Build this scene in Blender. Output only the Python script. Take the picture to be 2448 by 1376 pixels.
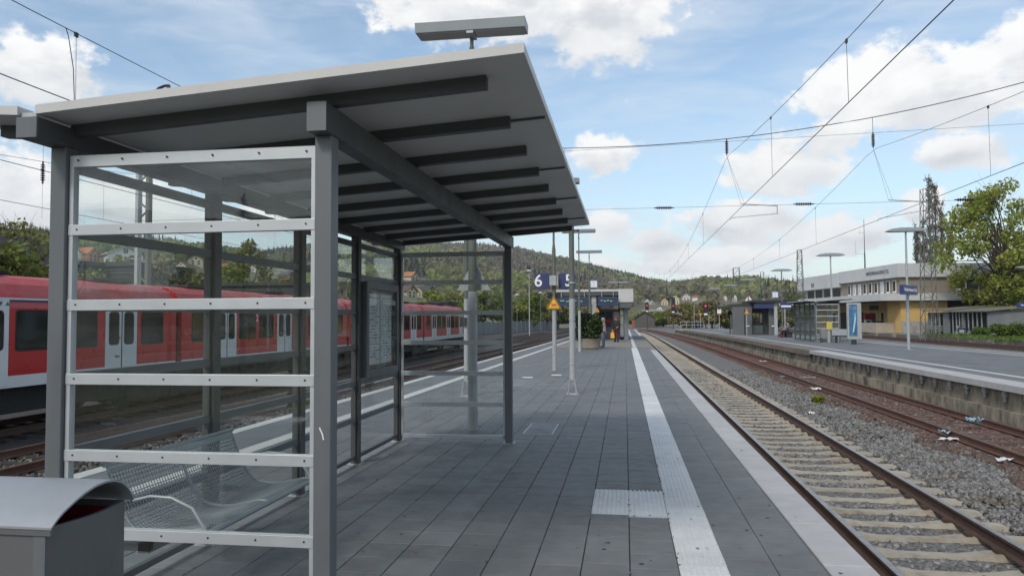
import bpy, bmesh, math, random
import numpy as np
from mathutils import Vector, Matrix

scene = bpy.context.scene
for o in list(bpy.data.objects): bpy.data.objects.remove(o)
R = math.radians
HAZE = 0.00014
# ------------------------------------------------------------------ camera
F_PX, PSI, TH, ROLL, EYE = 1783.0, R(8.591), R(2.390), R(-0.3), 1.58
cam = bpy.data.cameras.new('camera'); camo = bpy.data.objects.new('camera', cam)
scene.collection.objects.link(camo); scene.camera = camo
CAMM = Matrix.Rotation(PSI, 3, 'Z') @ Matrix.Rotation(math.pi/2 + TH, 3, 'X') @ Matrix.Rotation(ROLL, 3, 'Z')
camo.matrix_world = Matrix.Translation((0, 0, EYE)) @ CAMM.to_4x4()
cam.sensor_width = 36.0; cam.lens = F_PX/2448*36; cam.clip_end = 20000; cam.clip_start = 0.05
# ------------------------------------------------------------------ sky, sun, exposure
SUN_AZ, SUN_EL = R(205), R(42)          # compass from +Y clockwise: behind the camera, to its left
world = bpy.data.worlds.new('World'); scene.world = world; world.use_nodes = True
nt = world.node_tree; nt.nodes.clear()
def N(t, **kw):
    n = nt.nodes.new(t)
    for k, v in kw.items():
        if k.startswith('i_'): n.inputs[k[2:].replace('_', ' ')].default_value = v
        else: setattr(n, k, v)
    return n
def L(a, b): nt.links.new(a, b)
def math_(op, a, b=None, c=None, clamp=False):
    n = nt.nodes.new('ShaderNodeMath'); n.operation = op; n.use_clamp = clamp
    for i, x in enumerate((a, b, c)):
        if x is None: continue
        if hasattr(x, 'is_linked') or hasattr(x, 'links'): L(x, n.inputs[i])
        else: n.inputs[i].default_value = x
    return n.outputs[0]
def vmath(op, a, b=None):
    n = nt.nodes.new('ShaderNodeVectorMath'); n.operation = op
    for i, x in enumerate((a, b)):
        if x is None: continue
        if hasattr(x, 'links'): L(x, n.inputs[i])
        else: n.inputs[i].default_value = x
    return n
def ramp01(x, a, b):
    n = nt.nodes.new('ShaderNodeMapRange'); n.interpolation_type = 'SMOOTHSTEP'
    L(x, n.inputs['Value']); n.inputs['From Min'].default_value = a; n.inputs['From Max'].default_value = b
    return n.outputs['Result']
def mixc(f, a, b):
    n = nt.nodes.new('ShaderNodeMix'); n.data_type = 'RGBA'
    for nm, x in (('Factor', f), ('A', a), ('B', b)):
        s = [q for q in n.inputs if q.name == nm and (q.type == 'VALUE' if nm == 'Factor' else q.type == 'RGBA')][0]
        if hasattr(x, 'links'): L(x, s)
        else: s.default_value = x
    return [q for q in n.outputs if q.type == 'RGBA'][0]
WSTR = 0.15
sky = N('ShaderNodeTexSky', sky_type='NISHITA', sun_disc=False, sun_elevation=SUN_EL, sun_rotation=SUN_AZ,
        air_density=1.0, dust_density=1.2, ozone_density=1.6)
tc = N('ShaderNodeTexCoord'); sep = N('ShaderNodeSeparateXYZ'); L(tc.outputs['Generated'], sep.inputs[0])
az = math_('ARCTAN2', sep.outputs['X'], sep.outputs['Y']); el = math_('ARCSINE', sep.outputs['Z'])
comb = N('ShaderNodeCombineXYZ'); L(az, comb.inputs[0]); L(el, comb.inputs[1])
P = comb.outputs[0]
def noise(vec, scale, detail, rough, off=(0, 0, 0), stretch=(1, 1, 1), dist=0.0):
    m = N('ShaderNodeMapping'); m.inputs['Location'].default_value = off; m.inputs['Scale'].default_value = stretch
    L(vec, m.inputs['Vector'])
    n = N('ShaderNodeTexNoise'); n.inputs['Scale'].default_value = scale; n.inputs['Detail'].default_value = detail
    n.inputs['Roughness'].default_value = rough; n.inputs['Distortion'].default_value = dist
    L(m.outputs[0], n.inputs['Vector']); return n.outputs['Fac']
# cumulus banks: (azimuth deg, elevation deg, half width, half height, weight)
CL = [(-10, 23.6, 11.0, 3.6, 1.0), (-1.5, 22.6, 6.5, 4.6, 1.0), (18.4, 15.6, 6.6, 3.0, 1.05), (21.5, 14.3, 5.5, 2.6, .9), (14.6, 12.6, 3.6, 1.8, .85), (11.6, 11.0, 4.6, 2.6, 1.0), 
      (22.8, 10.7, 3.3, 1.5, 1.0), (28, 16.5, 5, 3.6, .9), (-1.5, 12.4, 2.9, 1.7, .85), (-1.1, 6.9, 2.2, 1.6, 1.05), (9.0, 6.9, 6.0, 1.9, .9), (2.5, 5.6, 3.4, 1.5, .8), (15.6, 5.6, 5, 1.7, .8), (20.5, 7.4, 1.6, 1.5, .9), (6, 4.3, 9, 1.2, .7),
      (-41.0, 15.9, 4.6, 2.6, 1.05), (-34.0, 14.6, 2.6, 1.0, .8), (-36, 7.5, 7, 2.2, .75), (-43, 8, 6, 3.6, .8), (-27, 7.4, 4, 1.6, .65),
      (-90, 20, 24, 8, .9), (75, 18, 24, 7, .9), (150, 25, 20, 9, .9), (-150, 18, 20, 7, .9), (40, 45, 20, 9, .8), (-60, 50, 20, 10, .8)]
acc = None; ysum = None; wsum = None
for a_, e_, w_, h_, k_ in CL:
    s = vmath('SUBTRACT', P, (R(a_), R(e_), 0)); s2 = vmath('MULTIPLY', s.outputs[0], (1/R(w_), 1/R(h_), 0))
    ln = vmath('LENGTH', s2.outputs[0]).outputs['Value']
    g = math_('MULTIPLY', math_('SUBTRACT', 1.0, ln), k_)
    acc = g if acc is None else math_('SMOOTH_MAX', acc, g, 0.25)
    sy = N('ShaderNodeSeparateXYZ'); L(s2.outputs[0], sy.inputs[0]); gp_ = math_('MAXIMUM', g, 0.0); wy = math_('MULTIPLY', gp_, sy.outputs['Y'])
    ysum = wy if ysum is None else math_('ADD', ysum, wy); wsum = gp_ if wsum is None else math_('ADD', wsum, gp_)
n1 = noise(P, 11.0, 6.0, 0.56, (3.1, 1.7, 0), (1, 1.55, 1), 0.25)
n2 = noise(P, 34.0, 4.0, 0.62, (9.2, 4.4, 0), (1, 1.3, 1), 0.15)
bil = math_('ADD', math_('MULTIPLY', math_('SUBTRACT', n1, 0.5), 1.9), math_('MULTIPLY', math_('SUBTRACT', n2, 0.5), 0.9))
den = math_('ADD', acc, bil)
mask = ramp01(den, -0.02, 0.32)
# grey undersides: thickness measured a little above each point, as for light falling from above
up = vmath('ADD', P, (0.012, 0.034, 0)).outputs[0]
n1u = noise(up, 11.0, 3.0, 0.52, (3.1, 1.7, 0), (1, 1.55, 1), 0.25)
shade = ramp01(math_('ADD', math_('MULTIPLY', math_('SUBTRACT', n1u, n1), 2.3), math_('MULTIPLY', acc, 0.34)), 0.02, 0.78)
nb = noise(P, 6.0, 2.0, 0.5, (1.3, 7.7, 0), (1, 2.2, 1))
yn = math_('DIVIDE', ysum, math_('ADD', wsum, 0.15))
under = ramp01(math_('ADD', yn, math_('MULTIPLY', math_('SUBTRACT', n1, 0.5), 2.2)), 0.30, -0.45)
shade = math_('MULTIPLY', math_('ADD', math_('MULTIPLY', shade, 0.35), math_('MULTIPLY', under, 0.58)), ramp01(nb, 0.15, 0.55), clamp=True)
cc = mixc(shade, (6.6, 6.6, 6.55, 1), (4.15, 4.35, 4.65, 1))
# thin veils and streaks
st = noise(P, 2.6, 4.0, 0.6, (4.4, 2.2, 0), (1.0, 4.5, 1), 0.6)
st2 = noise(P, 7.0, 3.0, 0.62, (1.4, 8.2, 0), (1.0, 3.5, 1), 0.9)
veil = math_('MULTIPLY', ramp01(math_('ADD', math_('MULTIPLY', st, 0.65), math_('MULTIPLY', st2, 0.35)), 0.37, 0.68), 0.64)
low = math_('MULTIPLY', ramp01(el, R(13), R(1)), 0.45)
veil = math_('MAXIMUM', veil, low)
# the clear blue between the clouds
blue = vmath('MULTIPLY', sky.outputs[0], (1.26, 1.25, 1.15)).outputs[0]
base = mixc(veil, blue, (4.7, 5.25, 5.85, 1))
allsky = mixc(mask, base, cc)
bg = N('ShaderNodeBackground'); bg.inputs['Strength'].default_value = WSTR
L(allsky, bg.inputs['Color']); wo = N('ShaderNodeOutputWorld'); L(bg.outputs[0], wo.inputs['Surface'])
sun = bpy.data.lights.new('sun', 'SUN'); sun.energy = 1.8; sun.angle = R(12); sun.color = (1.0, 0.95, 0.88)
suno = bpy.data.objects.new('sun', sun); scene.collection.objects.link(suno)
sd = Vector((math.sin(SUN_AZ)*math.cos(SUN_EL), math.cos(SUN_AZ)*math.cos(SUN_EL), math.sin(SUN_EL)))
suno.rotation_euler = sd.to_track_quat('Z', 'Y').to_euler(); suno.location = (0, -20, 60)
vs = scene.view_settings; vs.view_transform = 'Standard'; vs.look = 'None'; vs.exposure = 0.12; vs.gamma = 1.0
vs.use_curve_mapping = False
scene.render.engine = 'CYCLES'
scene.cycles.max_bounces = 6; scene.cycles.diffuse_bounces = 3; scene.cycles.glossy_bounces = 3; scene.cycles.transparent_max_bounces = 16
world.cycles.sampling_method = 'MANUAL'; world.cycles.sample_map_resolution = 512

# ------------------------------------------------------------------ survey helpers (pixel bearings of the photograph -> metres)
def bearing(x, y): return CAMM @ Vector(((x-1224)/F_PX, -(y-688)/F_PX, -1))
def gz(x, y, z=0.0): d = bearing(x, y); t = (z-EYE)/d.z; return Vector((0, 0, EYE)) + t*d
def gy(x, y, Y): d = bearing(x, y); t = Y/d.y; return Vector((0, 0, EYE)) + t*d

# ------------------------------------------------------------------ mesh builder
COL = scene.collection
class MB:
    def __init__(s): s.v = []; s.f = []; s.mi = []; s.cur = 0
    def add(s, vs, fs):
        b = len(s.v); s.v.extend([tuple(v) for v in vs]); s.f.extend([tuple(b+i for i in f) for f in fs]); s.mi.extend([s.cur]*len(fs)); return s
    def box(s, x0, x1, y0, y1, z0, z1):
        return s.add([(x0,y0,z0),(x1,y0,z0),(x1,y1,z0),(x0,y1,z0),(x0,y0,z1),(x1,y0,z1),(x1,y1,z1),(x0,y1,z1)],
                     [(0,3,2,1),(4,5,6,7),(0,1,5,4),(1,2,6,5),(2,3,7,6),(3,0,4,7)])
    def obox(s, c, size, m):
        hx, hy, hz = [q/2 for q in size]; c = Vector(c)
        pts = [c + m @ Vector((a*hx, b*hy, d*hz)) for d in (-1, 1) for a, b in ((-1,-1),(1,-1),(1,1),(-1,1))]
        return s.add(pts, [(0,3,2,1),(4,5,6,7),(0,1,5,4),(1,2,6,5),(2,3,7,6),(3,0,4,7)])
    def bar(s, p0, p1, w, h, upv=(0, 0, 1)):
        p0 = Vector(p0); p1 = Vector(p1); d = p1-p0; l = d.length
        if l < 1e-6: return s
        d.normalize(); u = Vector(upv)
        if abs(d.dot(u)) > .98: u = Vector((1, 0, 0))
        sd_ = d.cross(u).normalized(); u2 = sd_.cross(d)
        return s.obox((p0+p1)/2, (w, l, h), Matrix((sd_, d, u2)).transposed())
    def tube(s, pts, r, n=8, cap=True):
        pts = [Vector(p) for p in pts]; rs = r if isinstance(r, (list, tuple)) else [r]*len(pts)
        b = len(s.v); k = len(pts); pu = None
        for i, p in enumerate(pts):
            d = (pts[min(i+1, k-1)] - pts[max(i-1, 0)]).normalized()
            if pu is None:
                u = Vector((0, 0, 1)) if abs(d.z) < .9 else Vector((1, 0, 0))
            else: u = pu
            sx = d.cross(u).normalized(); u = sx.cross(d).normalized(); pu = u
            for j in range(n):
                a = 2*math.pi*j/n
                q = p + rs[i]*(math.cos(a)*sx + math.sin(a)*u); s.v.append(tuple(q))
        fs = []
        for i in range(k-1):
            for j in range(n):
                fs.append((b+i*n+j, b+i*n+(j+1) % n, b+(i+1)*n+(j+1) % n, b+(i+1)*n+j))
        if cap: fs.append(tuple(b+j for j in range(n))[::-1]); fs.append(tuple(b+(k-1)*n+j for j in range(n)))
        s.f.extend(fs); s.mi.extend([s.cur]*len(fs)); return s
    def cyl(s, p0, p1, r0, r1=None, n=12): return s.tube([p0, p1], [r0, r0 if r1 is None else r1], n)
    def lathe(s, prof, n=16, c=(0, 0, 0)):
        b = len(s.v); k = len(prof)
        for r, z in prof:
            for j in range(n):
                a = 2*math.pi*j/n; s.v.append((c[0]+r*math.cos(a), c[1]+r*math.sin(a), c[2]+z))
        fs = [(b+i*n+j, b+i*n+(j+1) % n, b+(i+1)*n+(j+1) % n, b+(i+1)*n+j) for i in range(k-1) for j in range(n)]
        fs.append(tuple(b+j for j in range(n))[::-1]); fs.append(tuple(b+(k-1)*n+j for j in range(n)))
        s.f.extend(fs); s.mi.extend([s.cur]*len(fs)); return s
    def prism(s, poly, axis, a0, a1):
        n = len(poly)
        def P_(q, a): return {'x': (a, q[0], q[1]), 'y': (q[0], a, q[1]), 'z': (q[0], q[1], a)}[axis]
        vs_ = [P_(q, a0) for q in poly] + [P_(q, a1) for q in poly]
        fs = [tuple(range(n))[::-1], tuple(range(n, 2*n))] + [(i, (i+1) % n, n+(i+1) % n, n+i) for i in range(n)]
        return s.add(vs_, fs)
    def ball(s, c, r, n=10, m=6, sc=(1, 1, 1)):
        b = len(s.v); fs = []
        for i in range(m+1):
            t = math.pi*i/m
            for j in range(n):
                a = 2*math.pi*j/n
                s.v.append((c[0]+sc[0]*r*math.sin(t)*math.cos(a), c[1]+sc[1]*r*math.sin(t)*math.sin(a), c[2]+sc[2]*r*math.cos(t)))
        for i in range(m):
            for j in range(n): fs.append((b+i*n+j, b+(i+1)*n+j, b+(i+1)*n+(j+1) % n, b+i*n+(j+1) % n))
        s.f.extend(fs); s.mi.extend([s.cur]*len(fs)); return s
    def torus(s, c, R_, r, axis='x', n=20, m=8):
        pts = []
        for i in range(n+1):
            a = 2*math.pi*i/n; u, w = R_*math.cos(a), R_*math.sin(a)
            pts.append({'x': (c[0], c[1]+u, c[2]+w), 'y': (c[0]+u, c[1], c[2]+w), 'z': (c[0]+u, c[1]+w, c[2])}[axis])
        return s.tube(pts, r, m, cap=False)
    def mesh(s, name, mats, off=(0, 0, 0), smooth=False):
        me = bpy.data.meshes.new(name)
        v = np.array(s.v, float) - np.array(off, float) if len(s.v) else np.zeros((0, 3))
        me.from_pydata(v.tolist(), [], s.f)
        for m in (mats if isinstance(mats, (list, tuple)) else [mats]): me.materials.append(m)
        me.polygons.foreach_set('material_index', s.mi)
        if smooth:
            me.polygons.foreach_set('use_smooth', [True]*len(me.polygons))
        me.update()
        if not s.f: pass
        bm = bmesh.new(); bm.from_mesh(me); bmesh.ops.recalc_face_normals(bm, faces=bm.faces); bm.to_mesh(me); bm.free()
        if smooth: me.set_sharp_from_angle(angle=R(38))
        return me
    def build(s, name, mats, parent=None, smooth=False, bevel=0.0, local=False):
        off = (0, 0, 0) if (parent is None or local) else wloc(parent)
        o = bpy.data.objects.new(name, s.mesh(name, mats, off, smooth)); COL.objects.link(o)
        if parent is not None: o.parent = parent
        if bevel:
            bv = o.modifiers.new('bevel', 'BEVEL'); bv.width = bevel; bv.segments = 2; bv.limit_method = 'ANGLE'; bv.angle_limit = R(40)
        return o
def wloc(o):
    p = Vector((0, 0, 0))
    while o is not None: p = p + o.location; o = o.parent
    return tuple(p)
def tag(o, label, cat, group=None, kind=None):
    o['label'] = label; o['category'] = cat
    if group: o['group'] = group
    if kind: o['kind'] = kind
    return o
def thing(name, label, cat, loc=(0, 0, 0), rz=0.0, group=None):
    o = bpy.data.objects.new(name, None); COL.objects.link(o); o.location = loc; o.rotation_euler = (0, 0, rz); o.empty_display_size = .2
    return tag(o, label, cat, group)
def struct(mb, name, mats, label=None, cat='setting', smooth=False):
    o = mb.build(name, mats, None, smooth); o['kind'] = 'structure'; o['label'] = label or name.replace('_', ' '); o['category'] = cat
    return o
def one(mb, name, mats, label, cat, loc=(0, 0, 0), group=None, smooth=False, bevel=0, kind=None):
    o = mb.build(name, mats, None, smooth, bevel)          # verts are in world space: move origin to loc
    if loc != (0, 0, 0):
        o.data.transform(Matrix.Translation(-Vector(loc))); o.location = loc
    return tag(o, label, cat, group, kind)
def copy_tree(o, parent=None, **kw):
    c = o.copy(); COL.objects.link(c); c.parent = parent
    for ch in [q for q in bpy.data.objects if q.parent == o]: copy_tree(ch, c)
    for k, v in kw.items():
        if k in ('label', 'group', 'category'): c[k] = v
        else: setattr(c, k, v)
    return c
def text_mesh(s, size, extrude=0.004, bold=0.0):
    cu = bpy.data.curves.new('txt', 'FONT'); cu.body = s; cu.size = size; cu.extrude = extrude; cu.offset = bold
    cu.align_x = 'CENTER'; cu.align_y = 'CENTER'; cu.resolution_u = 3
    o = bpy.data.objects.new('txt', cu); COL.objects.link(o)
    me = bpy.data.meshes.new_from_object(o.evaluated_get(bpy.context.evaluated_depsgraph_get()))
    bpy.data.objects.remove(o); bpy.data.curves.remove(cu); return me
def lettering(s, size, mat, parent, loc, rx=90, rz=0, sx=1.0, extrude=0.004, bold=0.0, name='lettering'):
    """flat letters standing upright; loc is relative to the parent, rz turns the reading side (0 = read from -Y)"""
    me = text_mesh(s, size, extrude, bold); me.materials.clear(); me.materials.append(mat)
    o = bpy.data.objects.new(name, me); COL.objects.link(o); o.parent = parent
    o.location = loc; o.rotation_euler = (R(rx), 0, R(rz)); o.scale = (sx, 1, 1); return o

# ------------------------------------------------------------------ materials
def mat(name, col, rough=0.6, metal=0.0, var=0.10, scale=6.0, bump=0.0, bscale=80.0, spec=0.5, island=0.0, objrand=0.0,
        col2=None, c2scale=2.0, c2lo=.45, c2hi=.7, emit=0.0, transl=0.0, stretch=None, attr=None, coat=0.0, world=False):
    m = bpy.data.materials.new(name); m.use_nodes = True; t = m.node_tree; nd = t.nodes; b = nd['Principled BSDF']
    lk = t.links.new
    b.inputs['Roughness'].default_value = rough; b.inputs['Metallic'].default_value = metal; b.inputs['Specular IOR Level'].default_value = spec
    if coat: b.inputs['Coat Weight'].default_value = coat; b.inputs['Coat Roughness'].default_value = .12
    c = (col[0], col[1], col[2], 1)
    tcn = nd.new('ShaderNodeTexCoord'); vec = tcn.outputs['Object']
    if world: vec = nd.new('ShaderNodeNewGeometry').outputs['Position']
    if stretch:
        mp = nd.new('ShaderNodeMapping'); mp.inputs['Scale'].default_value = stretch; lk(vec, mp.inputs['Vector']); vec = mp.outputs[0]
    def noi(sc, det=5, ro=.6):
        n = nd.new('ShaderNodeTexNoise'); n.inputs['Scale'].default_value = sc; n.inputs['Detail'].default_value = det; n.inputs['Roughness'].default_value = ro
        lk(vec, n.inputs['Vector']); return n.outputs['Fac']
    def mix(fac, a, bb, typ='MIX'):
        n = nd.new('ShaderNodeMix'); n.data_type = 'RGBA'; n.blend_type = typ
        for idx, x in ((0, fac), (6, a), (7, bb)):
            if hasattr(x, 'links'): lk(x, n.inputs[idx])
            else: n.inputs[idx].default_value = x
        return n.outputs[2]
    def mapr(x, a, bb, c_=0., d=1.):
        n = nd.new('ShaderNodeMapRange'); lk(x, n.inputs['Value'])
        for i, q in zip((1, 2, 3, 4), (a, bb, c_, d)): n.inputs[i].default_value = q
        return n.outputs['Result']
    cur = c
    if attr:
        a = nd.new('ShaderNodeVertexColor'); a.layer_name = attr; cur = a.outputs['Color']
    if col2 is not None:
        cur = mix(mapr(noi(c2scale, 6, .65), c2lo, c2hi), cur, (col2[0], col2[1], col2[2], 1))
    val = None
    if var: val = mapr(noi(scale), .25, .75, 1-var, 1+var)
    if island:
        g = nd.new('ShaderNodeNewGeometry'); v2 = mapr(g.outputs['Random Per Island'], 0, 1, 1-island, 1+island)
        if val is None: val = v2
        else:
            q = nd.new('ShaderNodeMath'); q.operation = 'MULTIPLY'; lk(val, q.inputs[0]); lk(v2, q.inputs[1]); val = q.outputs[0]
    if objrand:
        g = nd.new('ShaderNodeObjectInfo'); v2 = mapr(g.outputs['Random'], 0, 1, 1-objrand, 1+objrand)
        if val is None: val = v2
        else:
            q = nd.new('ShaderNodeMath'); q.operation = 'MULTIPLY'; lk(val, q.inputs[0]); lk(v2, q.inputs[1]); val = q.outputs[0]
    if val is not None:
        sc_ = nd.new('ShaderNodeVectorMath'); sc_.operation = 'SCALE'
        if hasattr(cur, 'links'): lk(cur, sc_.inputs[0])
        else: sc_.inputs[0].default_value = cur[:3]
        lk(val, sc_.inputs['Scale']); lk(sc_.outputs[0], b.inputs['Base Color']); basec = sc_.outputs[0]
        rr = mapr(noi(scale*1.7), .3, .7, max(.02, rough-.08), min(1, rough+.08)); lk(rr, b.inputs['Roughness'])
    else:
        if hasattr(cur, 'links'): lk(cur, b.inputs['Base Color'])
        else: b.inputs['Base Color'].default_value = cur
        basec = cur
    if bump:
        bn = nd.new('ShaderNodeBump'); bn.inputs['Strength'].default_value = min(1, bump); bn.inputs['Distance'].default_value = .02
        lk(noi(bscale, 4, .6), bn.inputs['Height']); lk(bn.outputs[0], b.inputs['Normal'])
    if emit:
        b.inputs['Emission Color'].default_value = c; b.inputs['Emission Strength'].default_value = emit
    if transl:
        tr = nd.new('ShaderNodeBsdfTranslucent'); ms = nd.new('ShaderNodeMixShader'); ms.inputs[0].default_value = transl
        if hasattr(basec, 'links'): lk(basec, tr.inputs['Color'])
        else: tr.inputs['Color'].default_value = c
        lk(b.outputs[0], ms.inputs[1]); lk(tr.outputs[0], ms.inputs[2]); lk(ms.outputs[0], nd['Material Output'].inputs['Surface'])
    return m
def glass_mat(name, tint=(.965, .98, .975), dirt=0.004):
    m = bpy.data.materials.new(name); m.use_nodes = True; t = m.node_tree; nd = t.nodes; lk = t.links.new; nd.clear()
    out = nd.new('ShaderNodeOutputMaterial'); tr = nd.new('ShaderNodeBsdfTransparent'); tr.inputs[0].default_value = (*tint, 1)
    gl = nd.new('ShaderNodeBsdfGlossy'); gl.inputs['Roughness'].default_value = .004
    lw = nd.new('ShaderNodeLayerWeight'); lw.inputs['Blend'].default_value = .5
    pw = nd.new('ShaderNodeMath'); pw.operation = 'POWER'; lk(lw.outputs['Facing'], pw.inputs[0]); pw.inputs[1].default_value = 5
    ma = nd.new('ShaderNodeMath'); ma.operation = 'MULTIPLY_ADD'; lk(pw.outputs[0], ma.inputs[0]); ma.inputs[1].default_value = .90; ma.inputs[2].default_value = .036
    mx = nd.new('ShaderNodeMixShader'); lk(ma.outputs[0], mx.inputs[0]); lk(tr.outputs[0], mx.inputs[1]); lk(gl.outputs[0], mx.inputs[2])
    df = nd.new('ShaderNodeBsdfDiffuse'); df.inputs[0].default_value = (.45, .46, .45, 1)
    tcn = nd.new('ShaderNodeTexCoord'); no = nd.new('ShaderNodeTexNoise'); no.inputs['Scale'].default_value = 3.5; no.inputs['Detail'].default_value = 8
    lk(tcn.outputs['Object'], no.inputs['Vector'])
    mr = nd.new('ShaderNodeMapRange'); lk(no.outputs['Fac'], mr.inputs[0]); mr.inputs[1].default_value = .4; mr.inputs[2].default_value = .8; mr.inputs[3].default_value = dirt*.25; mr.inputs[4].default_value = dirt*2
    m2 = nd.new('ShaderNodeMixShader'); lk(mr.outputs[0], m2.inputs[0]); lk(mx.outputs[0], m2.inputs[1]); lk(df.outputs[0], m2.inputs[2])
    lk(m2.outputs[0], out.inputs['Surface']); return m
K = {}
K['paver'] = mat('paver_dark', (.150, .153, .153), .62, var=.14, scale=5.0, world=True, col2=(.110, .106, .098), c2scale=1.1, c2lo=.48, c2hi=.85, bump=.25, bscale=220, objrand=.06, island=.0, spec=.4)
K['paver_i'] = mat('paver_dark_far', (.150, .153, .153), .62, var=.14, scale=5.0, world=True, col2=(.110, .106, .098), c2scale=1.1, c2lo=.48, c2hi=.85, bump=.25, bscale=220, island=.07, spec=.4)
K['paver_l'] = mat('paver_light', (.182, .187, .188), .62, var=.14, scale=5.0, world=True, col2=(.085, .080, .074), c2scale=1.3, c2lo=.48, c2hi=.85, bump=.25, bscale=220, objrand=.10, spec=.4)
K['joint'] = mat('joint_sand', (.035, .036, .035), .9)
K['tactile'] = mat('tactile_concrete', (.60, .60, .585), .75, var=.10, scale=5, world=True, bump=.2, bscale=200, objrand=.05, col2=(.30, .29, .28), c2scale=16, c2lo=.62, c2hi=.72)
K['edge'] = mat('edge_concrete', (.42, .41, .40), .75, world=True, var=.10, scale=4, bump=.2, bscale=200, objrand=.06, col2=(.28, .26, .24), c2scale=3, c2lo=.60, c2hi=.85)
K['whiteline'] = mat('white_line', (.52, .51, .47), .8, var=.10, scale=4, col2=(.30, .29, .27), c2scale=6, c2lo=.58, c2hi=.8)
K['conc'] = mat('concrete', (.33, .285, .21), .85, var=.25, scale=3, bump=.5, bscale=40, col2=(.085, .074, .058), c2scale=1.6, c2lo=.42, c2hi=.62, stretch=(1, 1, .45))
K['conc_l'] = mat('concrete_light', (.36, .35, .32), .85, var=.14, scale=2, bump=.3, bscale=60, col2=(.21, .19, .16), c2scale=1.5)
K['asph'] = mat('asphalt', (.155, .160, .165), .8, var=.14, scale=1.2, bump=.3, bscale=150, col2=(.115, .117, .12), c2scale=.5)
K['tan'] = mat('tan_paving', (.21, .185, .155), .8, var=.14, scale=1.5, bump=.2, bscale=100)
K['ballast'] = mat('ballast', (.185, .179, .168), .9, var=.5, scale=22, bump=1.0, bscale=26, col2=(.085, .08, .072), c2scale=14, c2lo=.42, c2hi=.6)
K['ballast_r'] = mat('ballast_rusty', (.115, .085, .066), .9, var=.5, scale=22, bump=1.0, bscale=26, col2=(.06, .045, .036), c2scale=14, c2lo=.42, c2hi=.6)
K['stone'] = mat('crushed_stone', (.172, .167, .158), .85, var=.2, scale=9, island=.55, col2=(.14, .115, .085), c2scale=1.1, c2lo=.5, c2hi=.7)
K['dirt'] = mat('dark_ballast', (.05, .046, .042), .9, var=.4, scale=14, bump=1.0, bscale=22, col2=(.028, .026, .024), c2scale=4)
K['sleeper'] = mat('concrete_sleeper', (.36, .322, .255), .9, world=True, var=.16, scale=5, bump=.3, bscale=120, objrand=.10, col2=(.22, .175, .12), c2scale=3.5, c2lo=.52, c2hi=.75)
K['rustsl'] = mat('rusty_steel', (.115, .05, .033), .85, world=True, var=.25, scale=8, bump=.4, bscale=60, objrand=.18)
K['rust'] = mat('rail_rust', (.075, .042, .030), .8, var=.25, scale=4, bump=.3, bscale=70)
K['rust_o'] = mat('rail_rust_orange', (.115, .055, .036), .85, var=.25, scale=4, bump=.3, bscale=70)
K['railtop'] = mat('rail_head', (.32, .29, .27), .32, metal=.9, var=.12, scale=4)
K['railtop_r'] = mat('rail_head_rusty', (.15, .085, .06), .6, metal=.3, var=.2, scale=4)
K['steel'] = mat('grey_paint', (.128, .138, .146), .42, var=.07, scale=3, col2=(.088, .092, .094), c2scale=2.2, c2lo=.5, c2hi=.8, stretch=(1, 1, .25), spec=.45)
K['steel_d'] = mat('beam_paint_post_shade', (.075, .077, .079), .5, var=.05, scale=3, spec=.4)
K['alu'] = mat('aluminium_strip', (.50, .52, .53), .42, metal=.35, var=.05, scale=5)
K['panel'] = mat('roof_panel', (.50, .495, .48), .5, var=.05, scale=2)
K['fascia'] = mat('roof_edge', (.53, .52, .50), .45, var=.06, scale=3, col2=(.45, .42, .38), c2scale=5, c2lo=.6, c2hi=.9)
K['galv'] = mat('galvanised', (.40, .42, .43), .5, metal=.35, var=.14, scale=9)
K['lampgrey'] = mat('lamp_housing', (.33, .355, .37), .42, metal=.25, var=.06, scale=4)
K['diff'] = mat('lamp_cover', (.30, .29, .28), .35, var=.05)
K['polew'] = mat('pole_pale', (.36, .37, .37), .55, var=.12, scale=6, objrand=.05)
K['poleg'] = mat('pole_green', (.115, .125, .105), .6, var=.15, scale=5)
K['dark'] = mat('dark_metal', (.03, .031, .033), .5)
K['black'] = mat('black', (.012, .012, .013), .5)
K['screw'] = mat('screw', (.07, .07, .07), .4, metal=.7)
K['blue'] = mat('sign_blue', (.030, .044, .125), .45, var=.03)
K['white'] = mat('white_paint', (.78, .78, .77), .5, var=.04)
K['yellow'] = mat('sign_yellow', (.80, .42, .03), .5, var=.05)
K['redp'] = mat('red_print', (.50, .09, .03), .5)
K['glass'] = glass_mat('shelter_glass')
K['glass2'] = glass_mat('shelter_glass_far', (.90, .95, .94), .05)
K['wire'] = mat('wire', (.03, .032, .035), .5, metal=.3, var=0)
K['insul'] = mat('insulator', (.045, .026, .028), .3, var=.05)
# ================================================================== THE SETTING
rng = np.random.default_rng(5); random.seed(5)
# ---- terrain: the ground as one sheet out to the horizon, rising to wooded hills
AZT = [-180, -110, -62, -48, -39, -33, -30, -27, -23.5, -15.6, -12, -8.1, -4.5, -1.35, 1.75, 3.3, 6.3, 9, 12.1, 15, 20, 26, 60, 110, 180]
ELT = [9.5, 9.0, 6.3, 6.0, 5.65, 5.5, 5.3, 5.1, 5.75, 6.05, 5.9, 5.6, 4.9, 4.1, 3.3, 3.02, 3.2, 3.25, 2.8, 2.3, 1.9, 1.9, 2.5, 8.0, 9.5]  # unseen hills behind the camera raised to keep bright sky out of pane reflections
RRT = [350, 400, 800, 850, 850, 880, 1200, 1600, 1800, 1850, 1850, 1850, 1800, 1750, 1600, 1400, 1150, 1100, 1050, 1050, 1050, 1050, 900, 500, 350]
RST = [60, 90, 90, 80, 80, 90, 95, 100, 110, 140, 160, 190, 240, 260, 270, 260, 240, 230, 230, 230, 230, 230, 220, 120, 60]
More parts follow.
